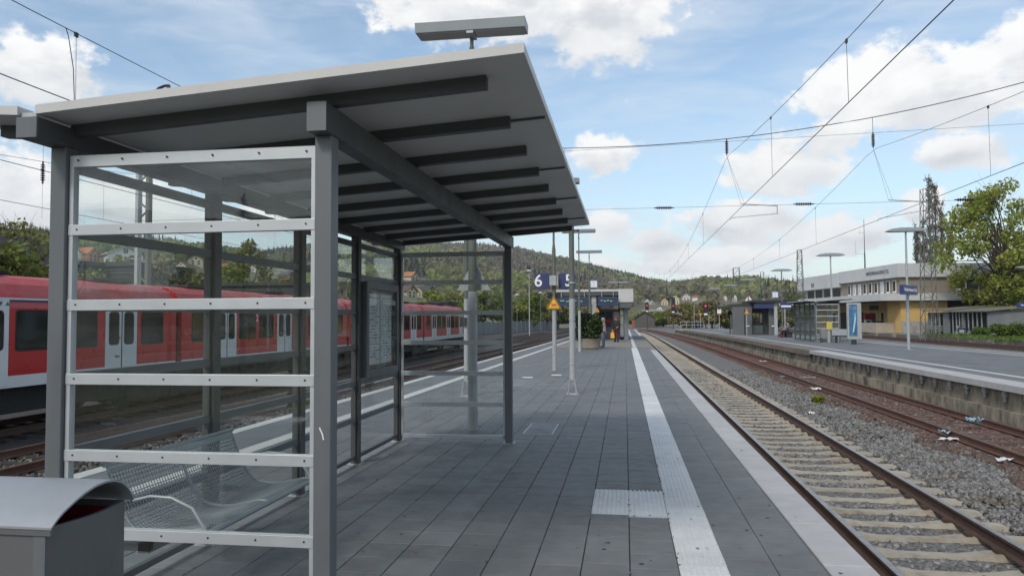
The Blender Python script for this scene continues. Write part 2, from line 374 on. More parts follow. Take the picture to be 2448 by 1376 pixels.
def terr(az_deg, r):
    e = np.interp(az_deg, AZT, ELT); Rr = np.interp(az_deg, AZT, RRT); r0 = np.interp(az_deg, AZT, RST)
    top = Rr*np.tan(np.radians(e)) + EYE - (9 + .009*Rr)
    t = np.clip((r-r0)/(Rr-r0), 0, 1)
    z = -1.32 + (top+1.32)*(0.35*t + 0.65*t*t*(3-2*t))
    back = np.clip((r-Rr)/600, 0, 1)
    z = z - back*top*0.5
    fade = np.clip((r-r0)/200, 0, 1)
    a = np.radians(az_deg)
    return z + .6*fade*(3.0*np.sin(a*31+r*.013) + 2.2*np.sin(a*57-r*.021+1.3) + 1.5*np.sin(r*.05+a*90))
azs = np.concatenate([np.linspace(-180, -62, 30), np.linspace(-60, 40, 141), np.linspace(42, 180, 35)])
rs_ = np.concatenate([[2, 20, 45, 70], np.linspace(90, 700, 62), np.linspace(720, 1980, 60), [2200, 2500, 2900]])
A_, R_ = np.meshgrid(azs, rs_, indexing='ij'); Z_ = terr(A_, R_)
X_ = R_*np.sin(np.radians(A_)); Y_ = R_*np.cos(np.radians(A_))
tv = np.stack([X_, Y_, Z_], -1).reshape(-1, 3); na, nr = A_.shape
tf = [(i*nr+j, (i+1)*nr+j, (i+1)*nr+j+1, i*nr+j+1) for i in range(na-1) for j in range(nr-1)]
tmb = MB(); tmb.v = [tuple(q) for q in tv]; tmb.f = tf; tmb.mi = [0]*len(tf)
K['hill'] = mat('hill_ground', (.14, .125, .075), .95, var=.3, scale=.02, bump=0, col2=(.15, .175, .06), c2scale=.008, c2lo=.5, c2hi=.62)
struct(tmb, 'ground', K['hill'], 'valley floor and hills rising to wooded ridges', 'ground', True)

def shift(Y, y0=60., k=.00028): return -k*max(0., Y-y0)**2
def strip(name, xl, xr, z, ys, m, disp=0.0, label=None, nx=2, cat='ground', parent=None):
    b = MB(); r2 = random.Random(name)
    for y in ys:
        a, c = xl(y), xr(y)
        for i in range(nx+1): b.v.append((a+(c-a)*i/nx, y, z+r2.uniform(-disp, disp)))
    for j in range(len(ys)-1):
        for i in range(nx): b.f.append((j*(nx+1)+i, j*(nx+1)+i+1, (j+1)*(nx+1)+i+1, (j+1)*(nx+1)+i))
    b.mi = [0]*len(b.f)
    return struct(b, name, m, label, cat)
ysb = list(np.concatenate([np.linspace(-12, 34, 93), np.linspace(36, 260, 75)]))
strip('ballast_bed', lambda y: 1.3, lambda y: 33+shift(y), -.985, ysb, K['ballast'], .012, 'grey stone ballast under the two right hand tracks', 40)
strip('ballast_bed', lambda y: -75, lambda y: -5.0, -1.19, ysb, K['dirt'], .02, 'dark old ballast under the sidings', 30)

# ---- island platform (the one the camera stands on)
PY0, PY1, XE = -8.0, 112.0, 1.54
LAN = 0.306
def left_edge(y): return -5.66 + .0135*max(0, min(y, 110)-8)
b = MB()
ys = list(np.linspace(PY0, PY1, 41))
for y in ys: b.v += [(left_edge(y)+.03, y, -1.19), (left_edge(y)+.03, y, -.02), (XE-.06, y, -.02), (XE-.06, y, -1.19)]
for j in range(len(ys)-1):
    for i in range(3): b.f.append((j*4+i, j*4+i+1, (j+1)*4+i+1, (j+1)*4+i))
b.f += [(0, 1, 2, 3), tuple(len(b.v)-1-i for i in range(4))]; b.mi = [0]*len(b.f)
plat = struct(b, 'platform', K['joint'], 'island platform of grey pavers with white tactile strip', 'platform')
# pavers
def paver_mesh(name, w, l, h, m, ch=.004):
    q = MB(); w2, l2 = w/2, l/2
    q.add([(-w2,-l2,-h),(w2,-l2,-h),(w2,l2,-h),(-w2,l2,-h),(-w2,-l2,-ch),(w2,-l2,-ch),(w2,l2,-ch),(-w2,l2,-ch),
           (-w2+ch,-l2+ch,0),(w2-ch,-l2+ch,0),(w2-ch,l2-ch,0),(-w2+ch,l2-ch,0)],
          [(0,1,5,4),(1,2,6,5),(2,3,7,6),(3,0,4,7),(4,5,9,8),(5,6,10,9),(6,7,11,10),(7,4,8,11),(8,9,10,11)])
    return q.mesh(name, m)
me_pd = paver_mesh('paver', LAN-.006, .3055, .05, K['paver']); me_pl = paver_mesh('paver', LAN-.006, .3055, .05, K['paver_l'])
lanes = []          # (xc, phase)
k = 0
while True:
    xc = .32 - LAN*(k+.5)
    if xc - LAN/2 < -5.7: break
    lanes.append((xc, random.choice((0, .153, .09)))); k += 1
lanes += [(.32+.31+LAN*.5-.01, .05), (.32+.31+LAN*1.5-.012, .2)]
def stub(x, y): return -.30 < x < .33 and 6.12 < y < 7.08
cand = []; restm = MB(); pl = []
PITCH = .308
for xc, ph in lanes:
    j0 = int((PY0-ph)/PITCH)
    for j in range(j0, int((41-ph)/PITCH)):
        y = ph + j*PITCH
        if stub(xc, y): continue
        if y < -1.5 or xc-.16 < left_edge(y)+.72: continue
        d = bearing  # visible size: nearness within the frame
        dep = y*math.cos(PSI)-xc*math.sin(PSI)
        if dep <= .5: vis = 0
        else:
            px = 1224+F_PX*(xc*math.cos(PSI)+y*math.sin(PSI))/dep; py = 763+F_PX*1.58/dep
            hid = (px < 320) or (740 < px < 808)
            vis = 1/dep if (0 < px < 2448 and py < 1400 and not hid) else 0
        cand.append((vis, xc, y))
cand.sort(reverse=True)
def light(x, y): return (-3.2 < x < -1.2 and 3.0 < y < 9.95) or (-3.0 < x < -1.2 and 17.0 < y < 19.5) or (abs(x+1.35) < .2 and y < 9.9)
for i, (v, x, y) in enumerate(cand):
    if i < 300 and v > 0:
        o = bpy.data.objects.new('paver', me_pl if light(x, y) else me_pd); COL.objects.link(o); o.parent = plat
        o.location = (x, y, random.uniform(-.0012, .0012))
    else:
        z = random.uniform(-.0012, .0012); w2, l2 = LAN/2-.003, .1528
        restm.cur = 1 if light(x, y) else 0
        restm.add([(x-w2,y-l2,-.03),(x+w2,y-l2,-.03),(x+w2,y+l2,-.03),(x-w2,y+l2,-.03),(x-w2,y-l2,z),(x+w2,y-l2,z),(x+w2,y+l2,z),(x-w2,y+l2,z)],
                  [(4,5,6,7),(0,1,5,4),(1,2,6,5),(3,0,4,7)])
K['paver_il'] = mat('paver_light_far', (.182, .187, .188), .62, var=.14, scale=5.0, world=True, col2=(.085, .080, .074), c2scale=1.3, c2lo=.48, c2hi=.85, bump=.25, bscale=220, island=.10, spec=.4)
o = restm.build('paver_field', [K['paver_i'], K['paver_il']], plat); o['kind'] = 'stuff'
# beyond 41 m: tan paving, then darker grey paving to the end
def slab(name, x0, x1, y0, y1, m, z1=0.0, z0=-.03):
    q = MB(); q.box(x0, x1, y0, y1, z0, z1); return q.build(name, m, plat)
slab('paving', -4.2, XE-.04, 41.0, 52.5, K['tan']); slab('paving', -4.0, XE-.04, 52.5, 70, K['asph']); slab('paving', -3.8, XE-.04, 70, PY1, K['asph'])
# tactile strip with ribs (.32 - .63) and the stub
def tactile_mesh(w, l):
    q = MB(); n = 8; q.box(-w/2, w/2, -l/2, l/2, -.04, -.0028)
    for i in range(n):
        xc = -w/2 + (i+.5)*w/n; a, c = w/n*.30, w/n*.18
        q.add([(xc-a,-l/2,-.0028),(xc+a,-l/2,-.0028),(xc+a,l/2,-.0028),(xc-a,l/2,-.0028),(xc-c,-l/2,.0008),(xc+c,-l/2,.0008),(xc+c,l/2,.0008),(xc-c,l/2,.0008)],
              [(4,5,6,7),(0,1,5,4),(1,2,6,5),(2,3,7,6),(3,0,4,7)])
    return q.mesh('tactile_paver', K['tactile'])
tm_ = tactile_mesh(.304, .304)
y = -1.0
while y < 41:
    o = bpy.data.objects.new('tactile_paver', tm_); COL.objects.link(o); o.parent = plat; o.location = (.475, y, random.uniform(-.001, .001)); y += .306
for ix in range(2):
    for iy in range(3):
        o = bpy.data.objects.new('tactile_paver', tm_); COL.objects.link(o); o.parent = plat; o.location = (.32-LAN*(ix+.5), 6.29+iy*.306, 0)
q = MB(); q.box(.40, .60, 41, PY1, -.002, .004); q.build('white_line', K['whiteline'], plat)
# edge stones, one metre each
em = MB(); em.add([(-.15,-.497,-.16),(.15,-.497,-.16),(.15,.497,-.16),(-.15,.497,-.16),(-.15,-.497,-.006),(.15,-.497,-.012),(.15,.497,-.012),(-.15,.497,-.006),
                   (-.143,-.491,.001),(.136,-.491,.001),(.136,.491,.001),(-.143,.491,.001)],
                  [(0,1,5,4),(1,2,6,5),(2,3,7,6),(3,0,4,7),(4,5,9,8),(5,6,10,9),(6,7,11,10),(7,4,8,11),(8,9,10,11)])
emm = em.mesh('edge_stone', K['edge'])
for i in range(-2, 37):
    o = bpy.data.objects.new('edge_stone', emm); COL.objects.link(o); o.parent = plat; o.location = (1.392, 1.59+i*1.0, random.uniform(-.002, .002))
q = MB(); q.box(1.242, 1.54, 38.12, PY1, -.16, -.002); q.build('edge_kerb', K['tan'], plat)
q = MB(); q.box(1.30, 1.50, 70, PY1-2, -.001, .003); q.build('white_line', K['whiteline'], plat)
# left hand edge: two white lines
def ribbon(name, f0, f1, ys, z, m, parent, th=.03):
    q = MB()
    for y in ys: q.v += [(f0(y), y, z), (f1(y), y, z), (f0(y), y, z-th), (f1(y), y, z-th)]
    for j in range(len(ys)-1):
        a, c = j*4, (j+1)*4
        q.f += [(a, a+1, c+1, c), (a+2, a, c, c+2), (a+1, a+3, c+3, c+1)]
    q.f += [(0, 2, 3, 1), (len(q.v)-4, len(q.v)-3, len(q.v)-1, len(q.v)-2)]; q.mi = [0]*len(q.f)
    return q.build(name, m, parent)
yl = list(np.linspace(-2, 100, 40))
ribbon('edge_band', left_edge, lambda y: left_edge(y)+.20, yl, .003, K['whiteline'], plat, .14)
ribbon('paving', lambda y: left_edge(y)+.20, lambda y: left_edge(y)+.98, yl, -.003, K['asph'], plat, .03)
ribbon('white_line', lambda y: left_edge(y)+.98, lambda y: left_edge(y)+1.20, yl, .0035, K['whiteline'], plat, .006)

# ---- tracks
def rail_mb(xc, ys, ztop, xf):
    pr = [(-.0625,-.160),(.0625,-.160),(.0625,-.148),(.014,-.128),(.011,-.045),(.036,-.034),(.036,-.006),(.026,0),(-.026,0),(-.036,-.006),(-.036,-.034),(-.011,-.045),(-.014,-.128),(-.0625,-.148)]
    q = MB(); n = len(pr)
    for y in ys:
        for u, w in pr: q.v.append((xc+u+xf(y), y, ztop+w))
    for j in range(len(ys)-1):
        for i in range(n):
            q.f.append((j*n+i, j*n+(i+1) % n, (j+1)*n+(i+1) % n, (j+1)*n+i)); q.mi.append(1 if i in (6, 7, 8) else 0)
    q.f.append(tuple(range(n))); q.mi.append(0)
    return q
def sleeper_mesh():
    q = MB(); secs = [(-1.30, -.018, .11, .15), (-1.0, -.010, .10, .15), (-.78, 0, .095, .15), (-.58, -.012, .09, .145), (-.30, -.048, .085, .125), (.30, -.048, .085, .125), (.58, -.012, .09, .145), (.78, 0, .095, .15), (1.0, -.010, .10, .15), (1.30, -.018, .11, .15)]
    for x, zt, wt, wb in secs: q.v += [(x, -wb, -.20), (x, wb, -.20), (x, wt, zt), (x, -wt, zt)]
    for j in range(len(secs)-1):
        for i in range(4): q.f.append((j*4+i, j*4+(i+1) % 4, (j+1)*4+(i+1) % 4, (j+1)*4+i))
    q.f += [(0, 1, 2, 3), (36, 39, 38, 37)]; q.mi = [0]*len(q.f); q.cur = 1
    for sgn in (-1, 1):
        for s2 in (-1, 1):
            xc = sgn*.7535+s2*.105; q.box(xc-.035, xc+.035, -.05, .05, 0, .035)
    return q.mesh('sleeper', [K['sleeper'], K['rust']], smooth=False)
def steel_sleeper_mesh(m):
    q = MB(); q.prism([(-.13, -.10), (-.11, -.012), (-.07, 0), (.07, 0), (.11, -.012), (.13, -.10)], 'x', -1.25, 1.25); return q.mesh('sleeper', m)
SL_C = sleeper_mesh(); SL_R = steel_sleeper_mesh(K['rustsl'])
K['oldwood'] = mat('old_timber', (.035, .028, .024), .9, var=.3, scale=6, objrand=.2); SL_W = steel_sleeper_mesh(K['oldwood'])
def track(name, label, xc, ztop, slm, y0, y1, pitch, mr, mh, xf=lambda y: 0.0, dens=5., sl_z=-.155):
    t = thing(name, label, 'railway track', (xc, y0, ztop)); t['kind'] = 'structure'
    ys = list(np.arange(y0, y1+.1, dens))
    for sgn in (-1, 1): rail_mb(xc+sgn*.7535, ys, ztop, xf).build('rail', [mr, mh], t)
    i = 0; y = y0+.1
    while y < y1 and i < 290:
        o = bpy.data.objects.new('sleeper', slm); COL.objects.link(o); o.parent = t
        o.location = (xf(y)+random.uniform(-.02, .02), y-y0, sl_z+random.uniform(-.008, .004)); o.rotation_euler = (0, 0, random.uniform(-.008, .008)); y += pitch; i += 1
    return t
s5 = lambda y: shift(y, 85, .00030); s4 = lambda y: shift(y, 60, .00028)
track('railway_track', 'polished rails on pale concrete sleepers beside the paved platform edge', 3.215, -.76, SL_C, 4.3, 178, .615, K['rust'], K['railtop'], s5)
track('railway_track', 'rusty brown rails on rusty steel sleepers below the opposite platform wall', 7.50, -.79, SL_R, 8.0, 176, .60, K['rust_o'], K['railtop_r'], s4, sl_z=-.175)
track('railway_track', 'rusty siding track nearest the glass shelter back wall', -11.45, -.96, SL_W, 6.0, 150, .62, K['rust_o'], K['railtop_r'], lambda y: .028*(y-12))
track('railway_track', 'track under the red train', -15.3, -.96, SL_W, 6.0, 150, .62, K['rust'], K['railtop_r'], lambda y: 0.0)
track('railway_track', 'track in front of the house platform by the sheds', 30.2, -.76, SL_W, 30, 190, .65, K['rust_o'], K['railtop_r'], lambda y: shift(y, 90, .0005))
track('railway_track', 'track hidden along the left platform edge', -7.45, -.96, SL_W, -2, 110, .62, K['rust'], K['railtop'], lambda y: .0135*max(0, y-8))
# crossover leaving the yard to the left beyond the platform end
track('railway_track', 'curved track crossing over beyond the far platform end', -2.0, -.85, SL_W, 124, 240, .7, K['rust_o'], K['railtop_r'], lambda y: 5.0-.055*(y-124)-.0008*(y-124)**2)
track('railway_track', 'diverging track swinging left past the grey fence', -18.0, -1.0, SL_W, 84, 240, .7, K['rust_o'], K['railtop_r'], lambda y: 6.0-.02*(y-84)+.0002*(y-84)**2)

# ---- loose crushed stone
def stones(name, label, pts, zs, sizes, m, parent=None):
    n = len(pts); base = np.array([(-1,-1,-1),(1,-1,-1),(1,1,-1),(-1,1,-1),(-1,-1,1),(1,-1,1),(1,1,1),(-1,1,1)], float)
    v = base[None] * rng.uniform(.45, 1.1, (n, 8, 3))
    v *= (sizes[:, None]*rng.uniform(.6, 1.15, (n, 3)))[:, None, :]*.5
    a = rng.uniform(0, 6.28, (n, 3)); ca, sa = np.cos(a), np.sin(a)
    def rot(v, i, j, c, s):
        w = v.copy(); w[..., i] = c[:, None]*v[..., i]-s[:, None]*v[..., j]; w[..., j] = s[:, None]*v[..., i]+c[:, None]*v[..., j]; return w
    v = rot(v, 0, 1, ca[:, 0], sa[:, 0]); v = rot(v, 1, 2, ca[:, 1], sa[:, 1]); v = rot(v, 0, 2, ca[:, 2], sa[:, 2])
    v += np.stack([pts[:, 0], pts[:, 1], zs], -1)[:, None, :]
    fc = np.array([(0,3,2,1),(4,5,6,7),(0,1,5,4),(1,2,6,5),(2,3,7,6),(3,0,4,7)])
    f = (fc[None]+(np.arange(n)*8)[:, None, None]).reshape(-1, 4)
    me = bpy.data.meshes.new(name); me.vertices.add(n*8); me.vertices.foreach_set('co', v.reshape(-1))
    me.loops.add(len(f)*4); me.loops.foreach_set('vertex_index', f.reshape(-1).astype(np.int32))
    me.polygons.add(len(f)); me.polygons.foreach_set('loop_start', np.arange(0, len(f)*4, 4, dtype=np.int32)); me.polygons.foreach_set('loop_total', np.full(len(f), 4, dtype=np.int32))
    me.materials.append(m); me.update(calc_edges=True); me.validate()
    o = bpy.data.objects.new(name, me); COL.objects.link(o); tag(o, label, 'gravel', None, 'stuff'); return o
def sprinkle(n, x0, x1, y0, y1, pw=1.0):
    y = y0+(y1-y0)*rng.random(n)**pw; return np.stack([rng.uniform(x0, x1, n), y], -1)
pts = np.concatenate([sprinkle(30000, 2.3, 8.95, 4.8, 16, .9), sprinkle(42000, 2.3, 8.95, 12, 38, 1.35)])
keep = pts[:, 0] < .53*pts[:, 1]+.6
pts = pts[keep]
ph = ((pts[:, 1]-4.4)/.615) % 1; on_sl = (np.abs(ph-np.round(ph))*.615 < .135) & (np.abs(pts[:, 0]-3.215) < 1.27)
near_rail = (np.abs(np.abs(pts[:, 0]-3.215)-.7535) < .11)
pts = pts[~((on_sl & (rng.random(len(pts)) < .975)) | near_rail)]
ph = ((pts[:, 1]-8.1)/.60) % 1; on_s2 = (np.abs(ph-np.round(ph))*.60 < .12) & (np.abs(pts[:, 0]-7.5) < 1.2)
nr2 = (np.abs(np.abs(pts[:, 0]-7.5)-.7535) < .11)
in2 = np.abs(pts[:, 0]-7.5) < 1.5
pts = pts[~((on_s2 & (rng.random(len(pts)) < .95)) | nr2 | (in2 & (rng.random(len(pts)) < .35)))]
inside = np.abs(pts[:, 0]-3.215) < 1.3
inside2 = np.abs(pts[:, 0]-7.5) < 1.25
hmp = np.exp(-((pts[:, 0]-5.35)/.75)**2)*.035
zz = np.where(inside, -1.008, np.where(inside2, -1.0, -.970))+hmp+rng.uniform(-.012, .02, len(pts))
sz = np.clip(rng.normal(.056, .014, len(pts)), .025, .10)*(1+.35*np.clip((pts[:, 1]-14)/24, 0, 1))
rusty = (np.abs(pts[:, 0]-7.5) < 1.6+.25*np.sin(pts[:, 1]*1.7)) & (rng.random(len(pts)) < .9)
rusty |= (np.abs(np.abs(pts[:, 0]-3.215)-.7535) < .26) & (rng.random(len(pts)) < .4)
K['stone_r'] = mat('rusty_stone', (.12, .082, .062), .85, var=.2, scale=9, island=.5)
stones('ballast_stones', 'grey crushed stones between the sleepers and tracks', pts[~rusty], zz[~rusty], sz[~rusty], K['stone'])
stones('ballast_stones', 'brown rust stained stones around the rusty track', pts[rusty], zz[rusty], sz[rusty], K['stone_r'])
pl_ = np.concatenate([sprinkle(5000, -10.5, -8.6, 6, 30), sprinkle(3500, -13, -10, 8, 30)])
K['stone_l'] = mat('siding_stone', (.13, .12, .105), .85, var=.2, scale=9, island=.5)
stones('ballast_stones', 'grey brown stones beside the siding left of the shelter', pl_, np.full(len(pl_), -1.165)+rng.uniform(-.01, .02, len(pl_)), np.clip(rng.normal(.06, .015, len(pl_)), .03, .1), K['stone_l'])

gl = rng.integers(0, 14, 700); gp = np.stack([.32-LAN*gl+rng.normal(0, .006, 700), 3.2+rng.random(700)**1.6*16], -1)
o = stones('joint_grit', 'pale grit and moss crumbs in the paving joints', gp, np.full(700, .002), np.clip(rng.normal(.010, .004, 700), .004, .022), mat('grit', (.20, .19, .14), .9, var=.2, island=.5, col2=(.10, .13, .04), c2scale=2.0, world=True))
o['kind'] = 'stuff'
q = MB()
for _ in range(130):
    gx_, gy_ = random.uniform(-2.6, 1.45), 3.6+random.random()**1.3*9; r_ = random.uniform(.006, .017); nn = 7
    q.add([(gx_+r_*random.uniform(.7, 1.2)*math.cos(i*6.283/nn), gy_+r_*random.uniform(.7, 1.2)*math.sin(i*6.283/nn), .0024) for i in range(nn)], [tuple(range(nn))])
o = one(q, 'gum_spots', mat('gum', (.05, .048, .046), .8, island=.6), 'trodden chewing gum spots on the paving', 'stain', kind='stuff')
# ---- opposite platform
def p2l(y): return float(np.interp(y, [0, 18, 38, 70, 117], [8.9, 8.78, 8.80, 8.5, 7.45]))
def p2r(y): return float(np.interp(y, [0, 33, 43, 70, 117], [18.5, 17.0, 16.4, 15.7, 14.2]))
Y20, Y21 = 8, 117
ys = list(np.linspace(Y20, Y21, 45)); b = MB()
for y in ys: b.v += [(p2l(y)+.12, y, -1.2), (p2l(y)+.12, y, -.005), (p2r(y), y, -.005), (p2r(y), y, -1.2)]
for j in range(len(ys)-1):
    for i in range(3): b.f.append((j*4+i, j*4+i+1, (j+1)*4+i+1, (j+1)*4+i)); b.mi.append(1 if i == 1 else 0)
b.f += [(0, 1, 2, 3), tuple(len(b.v)-1-i for i in range(4))]; b.mi += [0, 0]
p2 = struct(b, 'platform', [K['conc'], K['asph']], 'opposite asphalt platform with old concrete wall and white lines', 'platform')
ribbon('wall_plinth', lambda y: p2l(y)-.02, lambda y: p2l(y)+.12, ys, -.62, K['conc'], p2, .55)
# modern edge slabs up to 37.5 m, old stone edge beyond
slm = MB(); slm.box(-.16, .55, -.494, .494, -.14, .012); slm = slm.mesh('edge_stone', K['edge'])
brm = MB(); brm.box(.02, .10, -.10, .10, -.17, 0); brm.box(.03, .08, -.04, .04, -.29, -.17); brm = brm.mesh('bracket', K['galv'])
for i in range(13, 38):
    o = bpy.data.objects.new('edge_stone', slm); COL.objects.link(o); o.parent = p2; o.location = (p2l(i)+.05, i, 0)
    o = bpy.data.objects.new('bracket', brm); COL.objects.link(o); o.parent = p2; o.location = (p2l(i)+.02, i+.25, -.14)
K['oldstone'] = mat('old_edge_stone', (.17, .14, .11), .9, var=.2, scale=3, objrand=.12)
osm = MB(); osm.box(-.12, .50, -.735, .735, -.25, .002); osm = osm.mesh('edge_stone', K['oldstone'])
for i in range(44):
    y = 38.3+i*1.5
    if y > 104: break
    o = bpy.data.objects.new('edge_stone', osm); COL.objects.link(o); o.parent = p2; o.location = (p2l(y)+.04, y, 0); o.rotation_euler.z = -math.atan((p2l(y+1)-p2l(y-1))/2)
ribbon('edge_band', lambda y: p2l(y)-.08, lambda y: p2l(y)+.5, list(np.linspace(104.2, 117, 6)), .006, K['conc_l'], p2, .22)
ribbon('white_line', lambda y: p2l(y)+1.30, lambda y: p2l(y)+1.50, list(np.linspace(8, 116, 40)), .004, K['whiteline'], p2, .008)
ribbon('white_line', lambda y: p2r(y)-1.15, lambda y: p2r(y)-.98, list(np.linspace(30, 116, 40)), .004, K['whiteline'], p2, .008)
ribbon('edge_band', lambda y: p2r(y)-.3, lambda y: p2r(y)+.1, list(np.linspace(30, 116, 40)), .006, K['conc_l'], p2, .2)
# ---- house platform in front of the station building
hb = MB()
def hpe(y): return float(np.interp(y, [40, 70, 90, 120, 150], [33.6, 33.0, 32.4, 31.0, 28.5]))
ys = list(np.linspace(45, 150, 22))
for y in ys: hb.v += [(hpe(y), y, -1.1), (hpe(y), y, -.40), (hpe(y)+40, y, -.40)]
for j in range(len(ys)-1):
    for i in range(2): hb.f.append((j*3+i, j*3+i+1, (j+1)*3+i+1, (j+1)*3+i)); hb.mi.append(i)
K['wallp'] = mat('old_platform_wall', (.14, .13, .115), .9, var=.2, scale=1.2, bump=.4, bscale=20, col2=(.33, .29, .23), c2scale=.22, c2lo=.52, c2hi=.58)
p3 = struct(hb, 'platform', [K['wallp'], K['asph']], 'low house platform in front of the station building', 'platform')
ribbon('white_line', lambda y: hpe(y)+.02, lambda y: hpe(y)+.25, ys, -.392, K['whiteline'], p3, .012)
# ================================================================== NEAR SHELTER
SX0, SX1 = -2.945, -1.475                 # back wall line, open side post line
SY = [3.545, 5.005, 6.465, 7.925, 9.46]
sh = thing('platform_shelter', 'grey steel and glass waiting shelter with flat white roof, beside the litter bin', 'shelter', (-2.2, 6.5, 0))
def part(mb, name, m, parent, bevel=0.0, smooth=False): return mb.build(name, m, parent, smooth, bevel)
HP = .045
for (px, py) in [(SX0, y) for y in SY] + [(SX1, SY[0]), (SX1, SY[-1])]:
    q = MB(); q.box(px-HP, px+HP, py-HP, py+HP, 0, 2.50); p_ = part(q, 'post', K['steel'] if (py < 4 or px > -2) else K['steel_d'], sh, .006)  # back wall posts take the darker paint to imitate shade under the roof
    q = MB(); q.box(px-.075, px+.075, py-.075, py+.075, 0, .012); part(q, 'base_plate', K['galv'], p_)
def roof_z(x): return 2.625 + (x+2.95)*.0665     # underside of the panel
# longitudinal beams
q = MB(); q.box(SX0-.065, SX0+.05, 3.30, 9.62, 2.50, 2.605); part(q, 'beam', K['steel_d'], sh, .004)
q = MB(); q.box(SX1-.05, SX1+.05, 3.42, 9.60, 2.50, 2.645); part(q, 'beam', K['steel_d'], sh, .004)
q = MB(); q.box(SX1-.0495, SX1+.0495, 3.412, 3.42, 2.501, 2.644); part(q, 'beam_cap', K['steel'], sh)
q = MB(); q.box(SX0-.0645, SX0+.0495, 3.292, 3.30, 2.501, 2.604); part(q, 'beam_cap', K['steel'], sh)
# roof panels (joined every second rafter), a wing to either side of the gutter
RY0, RY1 = 3.32, 9.66
seams = [RY0, 4.40, 5.90, 7.40, 8.90, RY1]
for i in range(5):
    y0, y1 = seams[i]+.006*(i > 0), seams[i+1]-.006*(i < 4)
    for nm, xa, xb, zf in (('roof_panel', -2.93, -.44, roof_z), ('roof_panel', -3.44, -3.03, lambda x: 2.625+(-3.03-x)*.0665)):
        q = MB(); t_ = .045
        q.cur = 0
        za, zb = zf(xa), zf(xb)
        q.add([(xa,y0,za),(xb,y0,zb),(xb,y1,zb),(xa,y1,za),(xa,y0,za+t_),(xb,y0,zb+t_),(xb,y1,zb+t_),(xa,y1,za+t_)], [(0,3,2,1)])
        q.cur = 1
        q.f += [(4,5,6,7),(0,1,5,4),(1,2,6,5),(2,3,7,6),(3,0,4,7)]; q.mi += [1]*5
        part(q, nm, [K['panel'], K['fascia']], sh)
q = MB(); q.box(-3.025, -2.94, 3.34, 9.64, 2.607, 2.64); part(q, 'gutter', K['galv'], sh)
# rafters under both wings
for i in range(9):
    y = 3.58+.752*i
    for s, xa, xb in ((1, SX0+.03, -.66), (-1, -3.03, -3.34)):
        q = MB(); zf = roof_z if s == 1 else (lambda x: 2.625+(-3.03-x)*.0665)
        za, zb = zf(xa), zf(xb); hh = .062
        q.add([(xa,y-.03,za-hh),(xb,y-.03,zb-hh),(xb,y+.03,zb-hh),(xa,y+.03,za-hh),(xa,y-.03,za-.001),(xb,y-.03,zb-.001),(xb,y+.03,zb-.001),(xa,y+.03,za-.001)],
              [(0,3,2,1),(4,5,6,7),(0,1,5,4),(1,2,6,5),(2,3,7,6),(3,0,4,7)])
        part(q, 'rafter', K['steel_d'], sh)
for y in seams[1:-1]:
    q = MB(); xa, xb = SX0, -.46
    q.add([(xa,y-.012,roof_z(xa)-.012),(xb,y-.012,roof_z(xb)-.012),(xb,y+.012,roof_z(xb)-.012),(xa,y+.012,roof_z(xa)-.012),(xa,y-.012,roof_z(xa)-.0015),(xb,y-.012,roof_z(xb)-.0015),(xb,y+.012,roof_z(xb)-.0015),(xa,y+.012,roof_z(xa)-.0015)],
          [(0,3,2,1),(4,5,6,7),(0,1,5,4),(1,2,6,5),(2,3,7,6),(3,0,4,7)]); part(q, 'seam_strip', K['steel_d'], sh)
# glazed walls: pane, alu frame, crossing strips with screws
STR = [2.06, 1.665, 1.28, .885, .49]
_s = MB(); _s.cyl((0, 0, 0), (0, .008, 0), .0055, n=8); SCREW = _s.mesh('screw', K['screw'])
def wall_x(y, xa, xb, nm='glass_panel'):               # wall facing along Y
    g = MB(); g.box(xa+.02, xb-.02, y-.004, y+.004, .10, 2.43); gp = part(g, nm, K['glass'], sh)
    f = MB(); f.box(xa, xb, y-.02, y+.02, 2.395, 2.455); f.box(xa, xa+.024, y-.02, y+.02, .06, 2.395); f.box(xb-.024, xb, y-.02, y+.02, .06, 2.395); f.box(xa, xb, y-.02, y+.02, .06, .10)
    part(f, 'frame', K['alu'], gp)
    for z in STR:
        s_ = MB(); s_.box(xa-.002, xb-.003, y-.024, y-.005, z-.028, z+.028); s_.box(xa-.002, xb-.003, y+.005, y+.018, z-.028, z+.028); so = part(s_, 'strip', K['alu'], gp, .0015)
    for z in STR+[2.427]:
        for i in range(6):
            xx = xa+.05+(xb-xa-.10)*i/5; so = bpy.data.objects.new('screw', SCREW); COL.objects.link(so); so.parent = gp; so.location = Vector((xx, y-.0262, z+.002))-Vector(wloc(gp))
wall_x(3.545, SX0+HP+.004, SX1-HP-.004)
wall_x(9.46, SX0+HP+.004, SX1-HP-.004)
for i in range(4):
    ya, yb = SY[i]+HP+.004, SY[i+1]-HP-.004
    g = MB(); g.box(SX0-.004, SX0+.004, ya+.015, yb-.015, .10, 2.43); gp = part(g, 'glass_panel', K['glass'], sh)
    f = MB(); f.box(SX0-.02, SX0+.02, ya, ya+.02, .06, 2.385); f.box(SX0-.02, SX0+.02, yb-.02, yb, .06, 2.385); f.box(SX0-.02, SX0+.02, ya, yb, 2.385, 2.44); f.box(SX0-.02, SX0+.02, ya, yb, .06, .10)
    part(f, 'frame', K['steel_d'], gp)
    e_ = MB(); e_.box(SX0+.005, SX0+.0215, ya+.0205, ya+.027, .10, 2.385); part(e_, 'glazing_seal', K['alu'], gp)
    for z in STR:
        s_ = MB(); s_.box(SX0-.018, SX0-.005, ya, yb, z-.028, z+.028); s_.box(SX0+.005, SX0+.02, ya, yb, z-.028, z+.028); part(s_, 'strip', K['steel'], gp)
